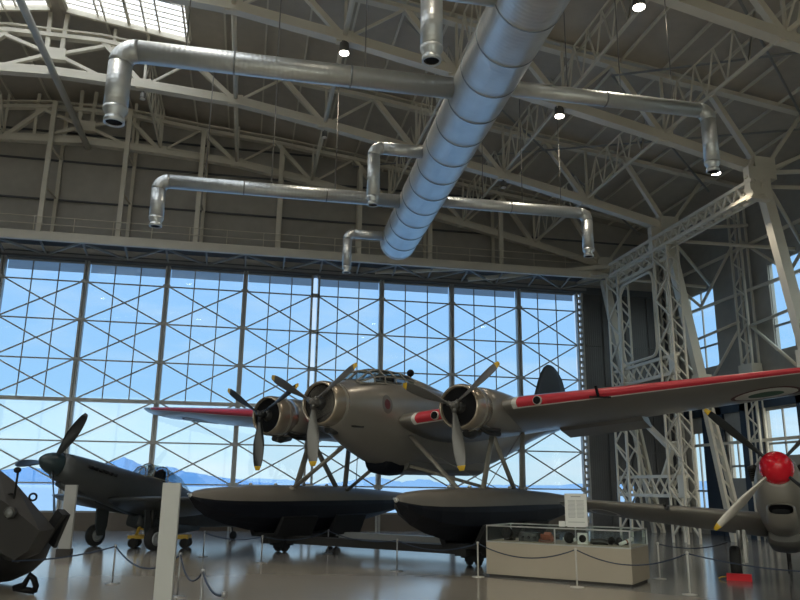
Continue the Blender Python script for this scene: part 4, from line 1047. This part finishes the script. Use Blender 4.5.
t = item('leather_pouch','red-brown leather pouch in the left half of the display case','pouch',1.22,.42,-.2); g = MB(); g.loft([[V((a*(.17-.03*k),b*(.10-.03*k),.04+.055*k)) for a,b in [(cos(2*pi*q/14),sin(2*pi*q/14)) for q in range(14)]] for k in range(4)]); g.build('bag',M_LEATHER,t); g = MB(); g.beam((-.12,-.09,.13),(.12,-.09,.12),.02,.07); g.build('flap',M_LEATHER,t); g = MB(); g.pipe(bend([(-.15,0,.10),(-.20,-.05,.02),(-.02,-.2,.02),(.18,-.12,.02),(.15,0,.10)],.05),.012,6); g.build('strap',M_LEATHER,t)
t = item('camera_gun','black camera gun lying near the case divider','camera',1.0,.85,.4); g = MB(); g.box((0,0,.08),(.26,.12,.14)); g.build('body',M_BLACK,t); g = MB(); g.lathe([(.05,0),(.05,.14),(.06,.15),(.06,.18),(.04,.18)],Matrix.Translation((.12,0,.09)) @ MX4((1,0,0)),18); g.build('lens_barrel',M_ENG,t)
t = item('flying_helmet','black leather flying helmet right of the case divider','helmet',1.68,.42); g = MB(); g.sphere((0,0,.11),.11,18,(1,1.1,1)); g.build('shell',M_BLACK,t)
for q in (-1,1):
    g = MB(); g.lathe([(.04,0),(.035,.03),(.01,.035)],Matrix.Translation((.10*q,0,.08)) @ MX4((q,0,0)),16); g.build('ear_cup',M_PAPER,t)
t = item('framed_gauge','white square gauge with a black face in the display case','gauge',1.98,.36,.1); g = MB(); g.box((0,.02,.11),(.20,.07,.22)); g.build('frame',M_PAPER,t); g = MB(); g.lathe([(.075,0),(.07,.012),(.001,.014)],Matrix.Translation((0,-.016,.11)) @ MX4((0,-1,0)),20); g.build('dial',M_BLACK,t)
t = item('flying_boot','dark flying boot lying near the white gauge','boot',2.28,.5,.3); g = MB(); g.loft([[V((x_, a*w_,.05+b*h_+.01)) for a,b in [(cos(2*pi*q/12),sin(2*pi*q/12)) for q in range(12)]] for x_,w_,h_ in ((-.18,.06,.05),(-.1,.065,.055),(.0,.06,.06),(.1,.05,.05),(.17,.03,.03))]); g.build('boot_shaft',M_ENG,t); g = MB(); g.box((.02,0,.012),(.3,.1,.022)); g.build('sole',M_RUBBER,t)
t = item('goggles','dark goggles at the right end of the display case','goggles',2.62,.45,-.2)
for q in (-1,1):
    g = MB(); g.lathe([(.075,0),(.08,.03),(.06,.05),(.001,.052)],Matrix.Translation((.08*q,0,.08)) @ MX4((0,-1,.4)),18); g.build('eyepiece',M_BLACK,t)
g = MB(); g.pipe(bend([(-.15,.02,.08),(-.22,.15,.03),(.0,.25,.02),(.22,.15,.03),(.15,.02,.08)],.08),.018,8); g.build('strap',M_ENG,t)
t = item('map_scroll','pale rolled map leaning at the right corner of the display case','map',2.86,.38,.9); g = MB(); g.tube((-.16,0,.04),(.14,0,.14),.035,n=14); g.build('roll',M_PAPER,t); g = MB(); g.tube((-.02,0,.087),(.01,0,.097),.038,n=14); g.build('ribbon',M_LEATHER,t)
# notice standing on the case
pv = to_world(-ang, (5.12,16.07,0), (LW*.585,.62,HG+.008))
t = thing('notice_stand', 'white text notice standing on top of the display case', 'notice', pv, radians(-18))
g = MB(); g.box((0,0,.345),(.45,.03,.66)); g.build('board', M_PAPER, t)
g = MB(); g.box((0,.06,.02),(.36,.16,.04)); g.build('foot', M_PAPER, t)
g = MB()
for k in range(15):
    for q in (-1,1):
        if 0 < k: g.box((q*.088,-.0165,.56-.026*k),(.155-.02*(k % 5 == 4),.003,.010))
g.box((0,-.0165,.615),(.2,.003,.022)); g.box((0,-.0165,.10),(.34,.003,.012)); g.build('text_block', M_TEXT, t)
t = thing('label_holder', 'small white label holder on the case beside the text notice', 'label', to_world(-ang,(5.12,16.07,0),(LW*.49,.55,HG+.008)), radians(-18))
g = MB(); g.box((0,0,.06),(.13,.015,.11)); g.build('card', M_PAPER, t); g = MB(); g.box((0,.03,.008),(.1,.07,.015)); g.build('foot', M_ALU, t)
# shrub on the terrace
sh = thing('potted_shrub', 'small green shrub on the terrace behind the floats', 'shrub', (2.7,Yg+4.6,0)); g = MB(); g.lathe([(.12,0),(.2,.35),(.17,.35)],None,16); g.build('pot', M_TERR, sh)
g = MB()
for k in range(160):
    a = random.uniform(0,2*pi); e = random.uniform(-.6,1.4); r_ = random.uniform(.15,.42); c = V((r_*cos(a)*cos(e),r_*sin(a)*cos(e),.65+r_*sin(e)*.8)); d_ = V((random.uniform(-1,1),random.uniform(-1,1),random.uniform(-.4,1))).normalized()*.1; s_ = d_.cross(V((.3,.5,1))).normalized()*.035
    g.add([c-d_,c+s_,c+d_,c-s_], [(0,1,2,3)])
g.build('foliage', M_SHRUB, sh)

# ------------------------------------------------------------------ light
w = bpy.data.worlds.new('sky'); SC.world = w; w.use_nodes = True; nt = w.node_tree; nt.nodes.clear()
N = nt.nodes.new; L = nt.links.new
out = N('ShaderNodeOutputWorld'); bg = N('ShaderNodeBackground'); L(bg.outputs[0], out.inputs[0])
tc = N('ShaderNodeTexCoord'); sx = N('ShaderNodeSeparateXYZ'); L(tc.outputs['Generated'], sx.inputs[0])
cr = N('ShaderNodeValToRGB'); L(sx.outputs['Z'], cr.inputs[0]); e = cr.color_ramp
e.elements[0].position = 0; e.elements[0].color = (.60,.76,.84,1); e.elements[1].position = .9; e.elements[1].color = (.30,.46,.80,1)
for p, c in ((.05,(.56,.77,.90)),(.12,(.48,.70,.93)),(.25,(.46,.67,.94)),(.45,(.42,.62,.93))):
    q = e.elements.new(p); q.color = (*c,1)
mp = N('ShaderNodeMapping'); mp.inputs['Scale'].default_value = (2.2,2.2,9); L(tc.outputs['Generated'], mp.inputs['Vector'])
nz = N('ShaderNodeTexNoise'); nz.inputs['Scale'].default_value = 2.3; nz.inputs['Detail'].default_value = 7; nz.inputs['Roughness'].default_value = .58; L(mp.outputs[0], nz.inputs['Vector'])
c2 = N('ShaderNodeValToRGB'); L(nz.outputs['Fac'], c2.inputs[0]); c2.color_ramp.elements[0].position = .50; c2.color_ramp.elements[0].color = (0,0,0,1); c2.color_ramp.elements[1].position = .72; c2.color_ramp.elements[1].color = (.55,.55,.55,1)
mx = N('ShaderNodeMix'); mx.data_type = 'RGBA'; L(c2.outputs[0], mx.inputs[0]); L(cr.outputs[0], mx.inputs[6]); mx.inputs[7].default_value = (.80,.84,.88,1)
# the hazy, warmer sky behind the viewer is brightened as front fill
mr = N('ShaderNodeMapRange'); L(sx.outputs['Y'], mr.inputs[0]); mr.inputs[1].default_value = .25; mr.inputs[2].default_value = -.5
m2 = N('ShaderNodeMix'); m2.data_type = 'RGBA'; L(mr.outputs[0], m2.inputs[0]); L(mx.outputs[2], m2.inputs[6]); m2.inputs[7].default_value = (3.3,3.05,2.6,1)
# ground half
m3 = N('ShaderNodeMix'); m3.data_type = 'RGBA'; mg = N('ShaderNodeMapRange'); L(sx.outputs['Z'], mg.inputs[0]); mg.inputs[1].default_value = -.004; mg.inputs[2].default_value = -.03
L(mg.outputs[0], m3.inputs[0]); L(m2.outputs[2], m3.inputs[6]); m3.inputs[7].default_value = (.32,.29,.24,1)
L(m3.outputs[2], bg.inputs[0]); bg.inputs[1].default_value = .78
sl = bpy.data.lights.new('sun', 'SUN'); sl.energy = 9.0; sl.angle = radians(.6); sl.color = (1,.93,.82)
so = bpy.data.objects.new('sun', sl); COL.objects.link(so); so.rotation_euler = V((.35,.55,-.95)).to_track_quat('-Z','Y').to_euler(); so.location = (0,0,40)

SC.view_settings.view_transform = 'Standard'; SC.view_settings.look = 'None'; SC.view_settings.gamma = 1; SC.view_settings.use_curve_mapping = False
SC.view_settings.exposure = .5
cy = SC.cycles
cy.max_bounces = 10; cy.diffuse_bounces = 5; cy.glossy_bounces = 4; cy.transparent_max_bounces = 24; cy.transmission_bounces = 4; cy.sample_clamp_indirect = 6
cy.use_denoising = True
